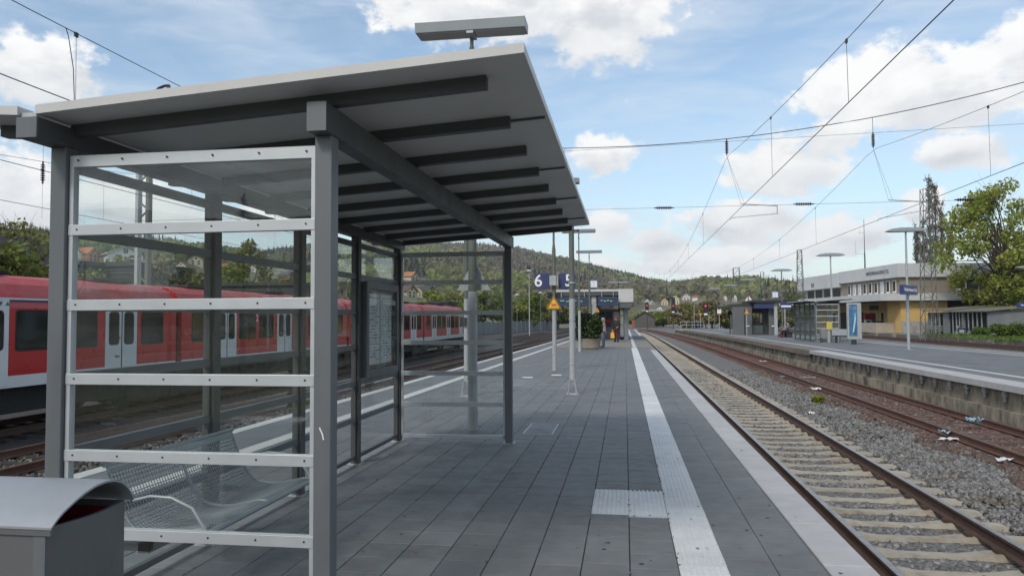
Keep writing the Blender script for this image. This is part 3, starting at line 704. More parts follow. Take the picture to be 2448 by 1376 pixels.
# scratch of white paint on the corner post
q = MB(); zz_ = [(.0, 1.055), (.006, 1.04), (.012, 1.03), (.017, 1.015), (.021, .995)]
for (a, z0), (c, z1) in zip(zz_[:-1], zz_[1:]): q.bar((SX1-.012+a, SY[0]-HP-.001, z0), (SX1-.012+c, SY[0]-HP-.001, z1), .002, .006, (1, 0, 0))
part(q, 'scratch', K['white'], sh)

# timetable case on the back wall
K['paper'] = mat('timetable_paper', (.72, .75, .75), .6, var=.05)
ct = thing('timetable_case', 'grey framed timetable display case hung inside the shelter back wall', 'display case', (SX0+.03, 8.55, .92))
cy0, cy1, cz0, cz1, cx = 7.99, 9.16, .93, 2.015, SX0+.03
q = MB(); q.box(cx, cx+.012, cy0, cy1, cz0, cz1); part(q, 'back_board', K['steel'], ct)
q = MB()
for a in ((cy0, cy1, cz0, cz0+.085), (cy0, cy1, cz1-.085, cz1), (cy0, cy0+.07, cz0+.085, cz1-.085), (cy1-.07, cy1, cz0+.085, cz1-.085)): q.box(cx+.012, cx+.075, *a)
part(q, 'frame', K['steel'], ct, .004)
for i, (a, c) in enumerate(((cy0+.12, cy0+.60), (cy0+.63, cy1-.12))):
    q = MB(); q.box(cx+.012, cx+.015, a, c, cz0+.13, cz1-.13); sh_ = part(q, 'timetable_sheet', K['paper'], ct)
    q = MB(); rr = random.Random(i)
    for j in range(21):
        z = cz1-.18-j*.036
        if z < cz0+.15: break
        yy = a+.03
        while yy < c-.06:
            w = rr.uniform(.02, .07)
            if rr.random() < .6: q.box(cx+.015, cx+.0158, yy, yy+w, z-.005, z+.005)
            yy += w+.02
    part(q, 'printed_rows', K['dark'], sh_)['kind'] = 'stuff'
q = MB(); q.box(cx+.060, cx+.064, cy0+.07, cy1-.07, cz0+.085, cz1-.085); part(q, 'pane', K['glass'], ct)

# wire mesh bench along the back wall
bn = thing('mesh_bench', 'grey wire mesh bench with curved seat and back inside the shelter', 'bench', (-2.45, 4.35, 0))
prof = []
for t in np.linspace(0, 1, 37):
    # from the top of the back down to the front lip of the seat
    pts_ = [(-2.80, .80), (-2.77, .72), (-2.72, .60), (-2.66, .50), (-2.58, .445), (-2.45, .435), (-2.33, .455), (-2.24, .475), (-2.18, .465)]
    f_ = t*(len(pts_)-1); i0 = min(int(f_), len(pts_)-2); u = f_-i0
    p0, p1, p2_, p3_ = [pts_[max(0, min(len(pts_)-1, i0+k_))] for k_ in (-1, 0, 1, 2)]
    prof.append(tuple(.5*((2*p1[d])+(-p0[d]+p2_[d])*u+(2*p0[d]-5*p1[d]+4*p2_[d]-p3_[d])*u*u+(-p0[d]+3*p1[d]-3*p2_[d]+p3_[d])*u**3) for d in (0, 1)))
K['mesh'] = mat('bench_mesh', (.26, .29, .30), .45, metal=.2, var=.06)
BY0, BY1 = 3.72, 5.02
for si in range(2):
    ya, yb = BY0+si*.655, BY0+(si+1)*.655-.015
    q = MB()
    ns = 25
    for j in range(ns+1):
        yy = ya+(yb-ya)*j/ns
        q.tube([(x, yy, z) for x, z in prof], .0032, 4)
    for x, z in prof: q.tube([(x, ya, z), (x, yb, z)], .0032, 4)
    s_ = part(q, 'seat_shell', K['mesh'], bn)
    for yy in (ya, yb): q = MB(); q.tube([(x, yy, z) for x, z in prof], .007, 6); part(q, 'rim', K['mesh'], s_)
    for k0 in (0,):
        q = MB()
        for k_ in range(k0, k0+3):
            (x0, z0), (x1, z1) = prof[k_], prof[k_+1]
            q.add([(x0, ya, z0+.005), (x0, yb, z0+.005), (x1, yb, z1+.005), (x1, ya, z1+.005), (x0, ya, z0-.003), (x0, yb, z0-.003), (x1, yb, z1-.003), (x1, ya, z1-.003)], [(0,1,2,3),(4,7,6,5),(0,4,5,1),(2,6,7,3),(0,3,7,4),(1,5,6,2)])
        part(q, 'band', K['mesh'], s_)
q = MB(); q.tube([(-2.18, BY0-.02, .462), (-2.18, BY1+.02, .462)], .016, 10); part(q, 'front_tube', K['mesh'], bn, smooth=True)
q = MB(); q.tube([(-2.80, BY0-.02, .80), (-2.80, BY1+.02, .80)], .013, 10); part(q, 'top_tube', K['mesh'], bn, smooth=True)
for yy in (BY0-.02, BY1+.01):
    q = MB(); q.tube([(-2.62, yy, .62), (-2.52, yy, .645), (-2.40, yy, .64), (-2.28, yy, .59), (-2.20, yy, .47)], .009, 8); part(q, 'armrest', K['galv'], bn, smooth=True)
q = MB(); q.box(-2.52, -2.46, 3.60, 4.97, .375, .425); part(q, 'cross_beam', K['steel'], bn)
for yy in (3.62, 4.95):
    q = MB(); q.box(-2.90, -2.46, yy-.02, yy+.02, .385, .425); q.box(-2.902, -2.89, yy-.05, yy+.05, .33, .50); part(q, 'wall_bracket', K['steel'], bn)

# litter bin
K['bin'] = mat('bin_sheet', (.125, .125, .125), .45, metal=.15, var=.06, scale=3); K['binlid'] = mat('bin_lid', (.33, .345, .36), .45, metal=.35, var=.08, scale=4, col2=(.25, .25, .25), c2scale=5, c2lo=.62, c2hi=.8)
K['binred'] = mat('red_liner', (.20, .012, .018), .5, var=.3, scale=12)
bi = thing('litter_bin', 'grey sheet metal litter bin with arched lid and red liner', 'bin', (-2.3, 2.57, 0))
bx0, bx1, by0, by1 = -2.45, -1.995, 2.355, 2.775
foot = [(bx0, by0), (bx1-.01, by0)] + [(bx1-.01+.042*math.sin(math.pi*i/8), by0+(by1-by0)*i/8) for i in range(1, 8)] + [(bx1-.01, by1), (bx0, by1)]
q = MB(); n = len(foot); zb, zt = .10, .862
inn = [(bx0+.015, by0+.015), (bx1-.028, by0+.015)] + [(bx1-.028+.042*math.sin(math.pi*i/8), by0+(by1-by0)*i/8) for i in range(1, 8)] + [(bx1-.028, by1-.015), (bx0+.015, by1-.015)]
q.v = [(x, y, zb) for x, y in foot]+[(x, y, zt) for x, y in foot]+[(x, y, zt) for x, y in inn]+[(x, y, .70) for x, y in inn]
for i in range(n):
    j = (i+1) % n; q.f += [(i, j, n+j, n+i), (n+i, n+j, 2*n+j, 2*n+i), (2*n+i, 2*n+j, 3*n+j, 3*n+i)]
q.f += [tuple(range(n))[::-1], tuple(range(3*n, 4*n))]; q.mi = [0]*len(q.f)
part(q, 'body', K['bin'], bi)
q = MB(); q.box(bx1-.012, bx1-.0075, by0-.002, by0+.03, .10, .862); q.box(bx1-.05, bx1-.005, by0-.003, by0-.0005, .10, .858); part(q, 'corner_strip', K['steel'], bi)
q = MB()    # arched lid: a thin sheet bent over the bin
arch = []
for i in range(23):
    t = i/22; y = by0-.012+(by1-by0+.022)*t; z = float(np.interp(t, [0, .06, .12, .26, .38, .50, .62, .73, .82, .89, .95, 1.0], [.868, .890, .908, .936, .955, .967, .971, .966, .952, .932, .903, .868]))
    arch.append((y, z))
th_ = .008
q.v = [(bx0-.02, y, z) for y, z in arch]+[(bx1+.025, y, z) for y, z in arch]+[(bx0-.02, y, z-th_) for y, z in arch]+[(bx1+.025, y, z-th_) for y, z in arch]
m_ = len(arch)
for i in range(m_-1): q.f += [(i, i+1, m_+i+1, m_+i), (2*m_+i, 3*m_+i, 3*m_+i+1, 2*m_+i+1), (m_+i, m_+i+1, 3*m_+i+1, 3*m_+i), (i, 2*m_+i, 2*m_+i+1, i+1)]
q.f += [(0, m_, 3*m_, 2*m_), (m_-1, 3*m_-1, 4*m_-1, 2*m_-1)]; q.mi = [0]*len(q.f)
lid = part(q, 'lid', K['binlid'], bi, smooth=True)
q = MB(); q.box(bx0-.015, bx1+.02, by0-.009, by0+.006, .838, .8605); part(q, 'lid_rim', K['bin'], lid)
q = MB(); q.box(bx0+.02, bx0+.03, by0+.02, by1-.02, .70, .90); part(q, 'inner_plate', K['black'], bi)
q = MB()
for (x, y) in inn: q.v.append((bx0+.04+(x-bx0-.04)*.95, by0+.03+(y-by0-.03)*.93, .845))
for (x, y) in inn: q.v.append((x-.005, y, .74))
cidx = len(q.v); q.v.append((bx1-.2, by0+.2, .70))
for i in range(n):
    j = (i+1) % n; q.f += [(i, j, n+j, n+i), (n+i, n+j, cidx)]
q.mi = [0]*len(q.f); part(q, 'liner', K['binred'], bi)
q = MB(); q.box(-2.32, -2.14, 2.50, 2.66, 0, .10); part(q, 'foot', K['steel'], bi)

# bent vent pipe with a small box on the far roof wing
vp = thing('roof_pipe', 'dark bent pipe with a small box on the shelter roof', 'pipe', (-3.22, 4.7, 2.68))
q = MB(); q.tube([(-3.22, 4.70, 2.64), (-3.22, 4.70, 3.12), (-3.21, 4.70, 3.17), (-3.185, 4.70, 3.195), (-3.14, 4.70, 3.21), (-3.11, 4.70, 3.21)], .010, 8); q.tube([(-3.11, 4.7, 3.215), (-3.11, 4.7, 3.17), (-3.11, 4.7, 3.15)], [.008, .02, .012], 8); part(q, 'pipe', K['wire'], vp, smooth=True)
q = MB(); q.box(-3.165, -3.05, 4.66, 4.74, 2.66, 3.145); part(q, 'box', K['polew'], vp)

# ================================================================== LAMP POSTS ON THE ISLAND PLATFORM
def lamp_post(loc, label, group, hgt=5.85, L_=1.62, sign=None):
    t = thing('lamp_post', label, 'lamp post', loc, 0, group); x, y, z = loc
    q = MB(); q.cyl((x, y, z+1.98), (x, y, z+3.7), .062, .058, 14); q.cyl((x, y, z+3.7), (x, y, z+3.9), .058, .034, 12); q.cyl((x, y, z+3.9), (x, y, z+hgt-.16), .034, .026, 10)
    q.cyl((x, y, z+hgt-.42), (x, y, z+hgt-.30), .036, .036, 10); part(q, 'pole', K['poleg'] if y < 30 else K['poleg'], t, smooth=True)
    q = MB(); q.cyl((x, y, z), (x, y, z+1.98), .068, .066, 14); q.cyl((x, y, z), (x, y, z+.30), .078, .074, 14); part(q, 'pole_sleeve', K['polew'], t, smooth=True)
    q = MB(); q.box(x-.055, x-.01, y-.078, y-.068, z+.5, z+.82); part(q, 'service_door', K['galv'], t)
    q = MB(); w = L_/2
    q.add([(x-w,y-.16,z+hgt-.10),(x+w,y-.16,z+hgt-.10),(x+w,y+.16,z+hgt-.10),(x-w,y+.16,z+hgt-.10),(x-w,y-.19,z+hgt+.045),(x+w,y-.19,z+hgt+.045),(x+w,y+.19,z+hgt+.045),(x-w,y+.19,z+hgt+.045)],
          [(4,5,6,7),(0,1,5,4),(1,2,6,5),(2,3,7,6),(3,0,4,7),(0,3,2,1)])
    h_ = part(q, 'lamp_housing', K['lampgrey'], t, .006)
    q = MB(); q.box(x-w+.04, x-.06, y-.135, y+.135, z+hgt-.112, z+hgt-.101); q.box(x+.06, x+w-.04, y-.135, y+.135, z+hgt-.112, z+hgt-.101); part(q, 'cover', K['diff'], h_)
    q = MB(); q.box(x-.05, x+.05, y-.15, y+.15, z+hgt-.14, z+hgt-.10); part(q, 'mount', K['lampgrey'], t)
    return t
GL = 'lamp posts along the island platform'
lp1 = lamp_post((-2.17, 10.55, 0), 'lamp post directly behind the glass shelter end wall', GL)
lp2 = lamp_post((-2.15, 22.9, 0), 'lamp post carrying the blue 6 and 5 track signs', GL)
lp3 = lamp_post((-2.17, 36.1, 0), 'lamp post beside the round planter', GL)
lp4 = lamp_post((-2.2, 47.4, 0), 'lamp post rising behind the far canopy clock', GL)
# warning triangles
def warn(parent, x, y, z, w=.46, face=-1, name='warning_sign'):
    """upright triangle, printed side towards face*Y"""
    h_ = w*.87; f = face
    q = MB(); q.prism([(x-w/2, z), (x+w/2, z), (x, z+h_)], 'y', y-.004, y+.004); s_ = part(q, name, K['galv'] if f > 0 else K['yellow'], parent)
    yy = y+f*.006
    def tri(k, d, m, nm):
        cz = z+h_/3; q2 = MB(); P3 = [(x+(px-x)*k, cz+(pz-cz)*k) for px, pz in ((x-w/2, z), (x+w/2, z), (x, z+h_))]
        q2.prism(P3, 'y', y+f*d, y+f*(d+.0015)); part(q2, nm, m, s_)
    tri(1.0, .0045, K['yellow'], 'face'); tri(.93, .0065, K['black'], 'border'); tri(.78, .0085, K['yellow'], 'field')
    q = MB(); cz = z+h_*.27; yy = y+f*.011
    for a in ((-.07, .07, .0, .05), (-.08, -.05, .05, .075), (.04, .07, .05, .07)): q.box(x+a[0], x+a[1], min(yy, yy+f*.001), max(yy, yy+f*.001), cz+a[2], cz+a[3])
    q.bar((x-.09, yy, cz-.02), (x+.10, yy, cz-.015), .001, .014); q.bar((x+.07, yy, cz+.02), (x+.11, yy, cz-.03), .001, .014)
    part(q, 'pictogram', K['redp'], s_)
    return s_
def warn_thing(x, y, z, label, w=.46, face=-1, grp=None):
    t = thing('warning_sign', label, 'sign', (x, y, z), 0, grp); warn(t, x, y, z, w, face, 'plate')
    q = MB(); q.box(x-.03, x+.03, min(y-face*.004, y-face*.03), max(y-face*.004, y-face*.03), z+.08, z+.13); part(q, 'clamp', K['galv'], t); return t
warn_thing(-2.17, 10.55+.10, 2.0, 'triangular warning sign seen from behind on the post behind the shelter', .50, 1)
warn_thing(-2.15, 22.9-.10, 1.88, 'yellow triangular warning sign under the 6 and 5 track signs', .46, -1)
# track number boards
for s_, ch, xa, xb in ((-1, '6', -2.76, -2.27), (1, '5', -2.00, -1.50)):
    t = thing('track_number_sign', 'blue square sign with white figure six beside the pale box' if ch == '6' else 'blue square sign with white figure five partly behind the pole', 'sign', ((xa+xb)/2, 22.9, 2.5), 0, None)
    q = MB(); q.box(xa, xb, 22.88, 22.92, 2.50, 2.985); part(q, 'board', K['blue'], t, .004)
    lettering(ch, .52, K['white'], t, ((-.12 if ch == '6' else .06)+.0, -.026, .2425), bold=.006)
    q = MB(); a, c = (xb, -2.15) if s_ < 0 else (-2.15, xa); q.box(min(a, c), max(a, c), 22.89, 22.91, 2.66, 2.70); q.box(min(a, c), max(a, c), 22.89, 22.91, 2.80, 2.84); part(q, 'bracket', K['galv'], t)
t = thing('junction_box', 'pale box between the blue 6 and 5 signs', 'box', (-2.15, 22.8, 2.6)); q = MB(); q.box(-2.27, -2.06, 22.68, 22.82, 2.60, 2.90); part(q, 'case', K['polew'], t, .01); q = MB(); q.box(-2.045, -2.015, 22.70, 22.80, 2.60, 2.90); part(q, 'side_flange', K['polew'], t)
t = thing('loudspeaker', 'black twin loudspeaker below the pale box on the post', 'loudspeaker', (-2.15, 22.86, 2.22))
for s_ in (-1, 1):
    q = MB(); q.box(-2.15+s_*.14-.055, -2.15+s_*.14+.055, 22.80, 22.98, 2.21, 2.40); part(q, 'cabinet', K['black'], t, .008)
q = MB(); q.box(-2.24, -2.06, 22.955, 22.975, 2.28, 2.32); part(q, 'bracket', K['dark'], t)

# plain pole with a bolted foot
def foot_pole(x, y, h_, label, name='signal_pole', r=.062, split=2.0):
    t = thing(name, label, 'pole', (x, y, 0))
    q = MB(); q.cyl((x, y, .30), (x, y, split), r, r, 14); part(q, 'lower_pole', K['polew'], t, smooth=True)
    q = MB(); q.cyl((x, y, split), (x, y, h_), r*.94, r*.9, 14); part(q, 'upper_pole', K['poleg'], t, smooth=True)
    q = MB()
    for a in range(4):
        an = math.pi/4+a*math.pi/2; c_, s__ = math.cos(an), math.sin(an)
        q.bar((x+c_*.125, y+s__*.125, .01), (x+c_*.05, y+s__*.05, .34), .016, .035)
    q.box(x-.13, x+.13, y-.13, y+.13, 0, .012); part(q, 'foot_bracket', K['galv'], t)
    return t
t = foot_pole(-1.10, 15.73, 3.62, 'pale steel pole on a splayed foot in front of the 5 sign')
q = MB(); q.bar((-1.24, 15.73, 3.44), (-.96, 15.73, 3.44), .03, .03); q.ball((-1.24, 15.73, 3.44), .028, 8, 5); q.ball((-.96, 15.73, 3.44), .028, 8, 5); part(q, 'crossbar', K['dark'], t)
for z in (.62, 1.55, 2.32): q = MB(); q.cyl((-1.10, 15.73, z), (-1.10, 15.73, z+.035), .07, .07, 14); part(q, 'band', K['galv'], t)
t = foot_pole(-3.24, 15.1, 3.9, 'thin pole on a splayed foot between the shelter and the left tracks', r=.05)
q = MB(); q.box(-3.30, -3.22, 15.0, 15.06, 1.45, 1.62); part(q, 'clamp', K['dark'], t)
# platform small things
for i, (x, y, lb) in enumerate(((-2.62, 20.1, 'white bar marker on the paving left of the splayed pole'), (-1.92, 21.0, 'white bar marker on the paving at the foot of the 6 and 5 post'))):
    q = MB(); q.box(x-.14, x+.14, y-.06, y+.06, 0, .012); one(q, 'floor_marker', K['white'], lb, 'marker', (x, y, 0))
t = thing('inspection_cover', 'thin metal frame of an inspection cover set in the paving beside the shelter post', 'cover', (-1.55, 10.6, 0))
q = MB()
for a in ((-1.42, -1.0, 10.25, 10.27), (-1.42, -1.40, 10.25, 11.3), (-1.02, -1.0, 10.25, 11.3), (-1.42, -1.0, 11.28, 11.30)): q.box(*a, -.001, .004)
part(q, 'frame', K['galv'], t)
q = MB(); q.box(-1.40, -1.02, 10.27, 11.28, -.001, .0025); part(q, 'lid', K['paver_l'], t)
# ================================================================== RED COMMUTER TRAIN
K['tred'] = mat('train_red', (.46, .010, .013), .32, var=.05, scale=1.5, coat=.3)
K['tgrey'] = mat('train_light_grey', (.66, .68, .69), .35, var=.05, scale=1.5, coat=.2)
K['troof'] = mat('train_roof_faded_red', (.44, .040, .042), .55, var=.12, scale=1.2, col2=(.36, .13, .125), c2scale=.7, c2lo=.4, c2hi=.7)
K['tglass'] = mat('train_window', (.012, .014, .015), .06, var=0, spec=.8)
K['tunder'] = mat('train_underframe', (.018, .018, .019), .8, var=.2, scale=3)
K['rubber'] = mat('rubber', (.015, .015, .016), .7, var=0)
K['teal'] = mat('teal_stripe', (.03, .20, .19), .4, var=0); K['navy'] = mat('navy_stripe', (.012, .05, .12), .4, var=0)
TX, TZ = -15.3, -.96
HW = 1.46
def body_profile():           # (x offset, z) from lower edge over the roof to the other side
    p = [(HW-.05, .10), (HW, .35), (HW, 1.9), (HW-.03, 2.10)]
    r = [(HW-.08, 2.22), (HW-.22, 2.45), (HW-.50, 2.62), (HW-.95, 2.70), (0, 2.73)]
    right = p + r
    return right + [(-x, z) for x, z in right[::-1][1:]]
def train_car(y0, y1, label, idx, cab=False):
    t = thing('train_car', label, 'train', (TX, (y0+y1)/2, TZ), 0, None)
    pr = body_profile(); n = len(pr); q = MB()
    secs = [y0, y1-(1.2 if cab else 0)] + ([y1-.5, y1] if cab else [])
    for k_, y in enumerate(secs):
        tap = 1.0; drop = 0.
        if cab and k_ == 2: tap, drop = .93, .25
        if cab and k_ == 3: tap, drop = .80, .95
        for x, z in pr: q.v.append((TX+x*tap, y, z-drop*max(0, (z-.6))/2.1))
    for j in range(len(secs)-1):
        for i in range(n-1):
            zt = max(pr[i][1], pr[i+1][1]); zmin = min(pr[i][1], pr[i+1][1])
            q.f.append((j*n+i, j*n+i+1, (j+1)*n+i+1, (j+1)*n+i)); q.mi.append(1 if zt > 2.15 and zmin > 2.05 else (2 if zt < .36 else 0))
        q.f.append((j*n+n-1, j*n, (j+1)*n, (j+1)*n+n-1)); q.mi.append(2)
    q.f += [tuple(range(n)), tuple(len(q.v)-1-i for i in range(n))]; q.mi += [0, 0]
    part(q, 'body', [K['tred'], K['troof'], K['tgrey']], t)
    X = TX+HW
    q = MB(); q.box(X-.015, X+.012, y0+.05, y1-(1.3 if cab else .05), 2.085, 2.125); part(q, 'rain_gutter', K['tgrey'], t)
    q = MB(); q.box(X-.03, X+.004, y0+.05, y1-(1.3 if cab else .05), 2.045, 2.082); part(q, 'stripe', K['navy'], t)
    q = MB(); q.box(X-.12, X+.006, y0+.05, y1-(1.2 if cab else .05), .08, .345); part(q, 'sill_band', K['tgrey'], t)
    # three doors, windows between
    dys = [y0+2.05, y0+6.55, y0+11.05]
    for d in dys:
        dd = MB(); dd.box(X-.02, X+.016, d, d+1.30, .13, 2.08); dr = part(dd, 'door', K['tgrey'], t, .006)
        for s_ in (0, 1):
            a = d+.12+s_*.62; ww = .42; r_ = .10
            poly = []
            for cx_, cz_, a0 in ((a+ww-r_, 1.84-r_, 0), (a+r_, 1.84-r_, 90), (a+r_, .93+r_, 180), (a+ww-r_, .93+r_, 270)):
                for k_ in range(4): an = R(a0+k_*30); poly.append((cx_+r_*math.cos(an), cz_+r_*math.sin(an)))
            g = MB(); g.prism(poly, 'x', X+.0165, X+.021); part(g, 'door_window', K['rubber'], dr)
            g = MB(); cyy, czz = a+ww/2, 1.385; g.prism([(cyy+(u-cyy)*.84, czz+(v-czz)*.93) for u, v in poly], 'x', X+.0212, X+.023); part(g, 'pane', K['tglass'], dr)
        g = MB(); g.box(X+.0165, X+.0205, d+.63, d+.67, .14, 2.07); part(g, 'door_seal', K['rubber'], dr)
        g = MB(); g.cyl((X+.016, d+.56, 1.12), (X+.024, d+.56, 1.12), .03, n=10); part(g, 'button', K['dark'], dr)
    wins = [(y0+.55, 1.05), (y0+3.55, 1.25), (y0+5.05, 1.20), (y0+8.05, 1.25), (y0+9.55, 1.20), (y0+12.55, 1.05)]
    for a, w in wins:
        r_ = .07; poly = []
        for cx_, cz_, a0 in ((a+w-r_, 1.86-r_, 0), (a+r_, 1.86-r_, 90), (a+r_, .90+r_, 180), (a+w-r_, .90+r_, 270)):
            for k_ in range(3): an = R(a0+k_*45); poly.append((cx_+r_*math.cos(an), cz_+r_*math.sin(an)))
        g = MB(); g.prism(poly, 'x', X-.01, X+.006); wf = part(g, 'window', K['rubber'], t)
        g = MB(); cyy, czz = a+w/2, 1.38; g.prism([(cyy+(u-cyy)*.93, czz+(v-czz)*.92) for u, v in poly], 'x', X+.0062, X+.010); part(g, 'pane', K['tglass'], wf)
    # underframe, bogie blocks, roof boxes
    q = MB(); q.box(TX-1.15, TX+1.15, y0+.2, y1-.2, -.55, .08); part(q, 'underframe', K['tunder'], t)
    for yy in (y0+.9, y1-.9):
        q = MB(); q.box(TX-1.05, TX+1.18, yy-1.0, yy+1.0, -.72, -.35); bo = part(q, 'bogie', K['tunder'], t)
        for s_ in (-.6, .6):
            for xs in (-.75, .75): w_ = MB(); w_.cyl((TX+xs-.07, yy+s_, TZ+.41), (TX+xs+.07, yy+s_, TZ+.41), .41, n=18); part(w_, 'wheel', K['tunder'], bo)
    for yy in (y0+1.5, y0+7, y0+11.5):
        q = MB(); q.box(TX-.75, TX+.75, yy, yy+1.6, 2.70, 2.80); part(q, 'roof_unit', K['tunder'], t, .02)
    return t
CARS = [(7.2, 21.45, 'red train car with transport logo on its door beside the shelter corner post'), (21.75, 35.9, 'red train car marked with a white 2 between two windows'),
        (36.2, 50.3, 'red train car third in the train seen past the timetable case'), (50.6, 64.9, 'last red train car with sloping nose at the far end')]
cars = [train_car(a, c, lb, i, cab=(i == 3)) for i, (a, c, lb) in enumerate(CARS)]
for i, y in enumerate((21.6, 36.05, 50.45)):
    q = MB(); q.prism([(TX+x*.90, z*.965-.02) for x, z in body_profile()], 'y', y-.145, y+.145); part(q, 'gangway', K['rubber'], cars[i])
lettering('2', .36, K['white'], cars[1], (HW+.012, 28.37-28.825-1.75, 1.66-TZ), rz=90, bold=.004, name='class_number')
lt = lettering('RMV', .13, K['dark'], cars[0], (HW+.022, 14.72-14.325, 1.99-TZ), rz=90, bold=.003, name='logo_letters')
q = MB(); q.prism([(14.93, 1.945), (15.07, 1.945), (15.0, 2.04)], 'x', TX+HW+.0165, TX+HW+.020); part(q, 'logo_triangle', K['teal'], cars[0])
for d in (18.6, 14.1): pass
lettering('Bahn', .10, K['redp'], cars[0], (HW+.022, 18.72-14.325, .62-TZ), rz=90, name='door_lettering')
# ================================================================== CATENARY
def wire(pts, r, name='wire', n=5):
    q = MB(); q.tube(pts, r, n); return q
def sag(p0, p1, s, n=24):
    p0, p1 = Vector(p0), Vector(p1); return [p0.lerp(p1, i/n) + Vector((0, 0, -4*s*(i/n)*(1-i/n))) for i in range(n+1)]
def insulator(q, p0, p1, r=.055, n=7):
    p0, p1 = Vector(p0), Vector(p1); pts, rs = [], []
    for i in range(n):
        for f_, rr in ((.1, .35), (.35, 1.), (.6, 1.), (.85, .35)): pts.append(p0.lerp(p1, .12+.76*(i+f_)/n)); rs.append(r*rr)
    q.tube([p0]+pts+[p1], [.018]+rs+[.018], 8)
def overhead(name, label, xf, zc, msup, spans, y0, y1, droppers, mid):
    """contact wire, messenger wire sagging between supports, droppers"""
    t = thing(name, label, 'overhead line', (xf(spans[0]), spans[0], zc), 0, 'overhead lines above the tracks')
    ys = np.linspace(y0, y1, 60)
    part(wire([(xf(y), y, zc) for y in ys], .0075), 'contact_wire', K['wire'], t)
    def mz(y):
        for a, c in zip(spans[:-1], spans[1:]):
            if a <= y <= c: u = (y-a)/(c-a); return zc+msup-4*(msup-mid)*u*(1-u)
        return zc+msup
    ym = np.linspace(y0, y1, 140)
    part(wire([(xf(y), y, mz(y)) for y in ym], .006), 'messenger_wire', K['wire'], t)
    for y in droppers:
        q = MB(); q.tube([(xf(y), y, mz(y)), (xf(y)+.01, y, zc)], .0038, 4); q.box(xf(y)-.012, xf(y)+.012, y-.03, y+.03, mz(y)-.05, mz(y)+.012); part(q, 'dropper', K['wire'], t)
    return t, mz
HSY = 25.0
def z5(y): return 3.36+.10*math.sin((y-25)/30)+s5(y)
o5, mz5 = overhead('overhead_line', 'overhead wires above the concrete sleeper track', z5, 4.76, 2.10, [-35, HSY, 85, 145], -6, 145, [5, 11.6, 17.5, 33, 41, 49, 58, 67, 76, 94, 105], .45)
o4, mz4 = overhead('overhead_line', 'overhead wires above the rusty track', lambda y: 7.88+.1*math.sin((y-25)/30)+s4(y), 4.62, 2.3, [-35, HSY, 85, 145], 2, 145, [17.4, 32.5, 40, 48, 57, 66, 76, 94], .55)
o6, mz6 = overhead('overhead_line', 'overhead wires above the left platform edge track', lambda y: -7.35+.012*max(0, y-8), 4.54, 2.1, [-20, 40, 100], -8, 110, [9.0, 16, 24, 33, 48, 56, 65], .95)
o7, mz7 = overhead('overhead_line', 'overhead wires above the siding beside the red train', lambda y: -11.4+.01*y, 4.54, 2.0, [-20, 40, 100], -8, 110, [10, 18, 27, 36, 47, 56], .9)
o8, mz8 = overhead('overhead_line', 'overhead wires above the red train', lambda y: -15.3, 4.60, 2.1, [-10, 25, 85], -5, 110, [14, 20, 31, 40, 50, 62], .8)
# feeder jumper on the left messenger wire
q = MB(); x_ = -7.35+.02; q.tube([(x_, 8.8, mz6(8.8)), (x_, 8.85, mz6(8.8)-.10), (x_, 8.95, mz6(8.8)-.5), (x_, 8.98, 4.56)], .006, 5); part(q, 'jumper', K['wire'], o6)
# hanging insulator between messenger and contact wire above the siding
hi = thing('insulator', 'ribbed insulator hanging on a wire left of the shelter corner', 'insulator', (-11.27, 13.0, 4.2))
q = MB(); q.tube([(-11.27, 13.0, mz7(13)), (-11.27, 13.0, 4.72)], .004, 4); part(q, 'hanger', K['wire'], hi)
q = MB(); insulator(q, (-11.27, 13.0, 4.72), (-11.27, 13.0, 4.28), .042, 8); part(q, 'ribbed_body', K['insul'], hi, smooth=True)
q = MB(); q.tube([(-11.27, 13, 4.28), (-11.27, 13, 3.6)], .003, 4); part(q, 'tail', K['wire'], hi)
# cross-span between lattice masts
def lattice(x, y, z0, z1, w0, w1, label, name='lattice_mast', m=None, nb=9, grp=None, cat='mast'):
    t = thing(name, label, cat, (x, y, z0), 0, grp); m = m or K['poleg']
    def wz(z): return w0+(w1-w0)*(z-z0)/(z1-z0)
    for sx in (-1, 1):
        for sy in (-1, 1):
            q = MB(); q.tube([(x+sx*w0/2, y+sy*w0/2, z0), (x+sx*w1/2, y+sy*w1/2, z1)], max(.028, w0*.032), 4); part(q, 'leg', m, t)
    for i in range(nb):
        za, zb = z0+(z1-z0)*i/nb, z0+(z1-z0)*(i+1)/nb; wa, wb = wz(za)/2, wz(zb)/2
        q = MB(); s_ = 1 if i % 2 else -1
        for f_ in (-1, 1):
            q.bar((x-s_*wa, y+f_*wa, za), (x+s_*wb, y+f_*wb, zb), .05, .03); q.bar((x+f_*wa, y-s_*wa, za), (x+f_*wb, y+s_*wb, zb), .05, .03)
            q.bar((x-wb, y+f_*wb, zb), (x+wb, y+f_*wb, zb), .05, .03)
        o_ = part(q, 'bracing', m, t)
    return t
def chan_mast(x, y, z0, z1, w, label, nb=16):
    t = thing('channel_mast', label, 'mast', (x, y, z0)); d = w
    for s_ in (-1, 1):
        q = MB(); q.box(x+s_*w/2-.06, x+s_*w/2+.06, y-.12, y+.12, z0, z1); part(q, 'channel', K['galv'] if s_ < 0 else K['poleg'], t)
    for i in range(nb):
        z = z0+(z1-z0)*(i+.5)/nb; q = MB(); q.bar((x-w/2+.06, y-.10, z), (x+w/2-.06, y-.10, z+.25*(1 if i % 2 else -1)), .02, .07); part(q, 'bracing', K['poleg'], t)
    return t
lm = gz(352, 690, 2.0)
chan_mast(-17.9, HSY+.6, -1.2, 9.9, .42, 'slender double channel mast behind the red train roof')
lattice(14.9, HSY+.4, 0, 12.4, .8, .45, 'tall lattice mast on the opposite platform carrying the cross-span', nb=12)
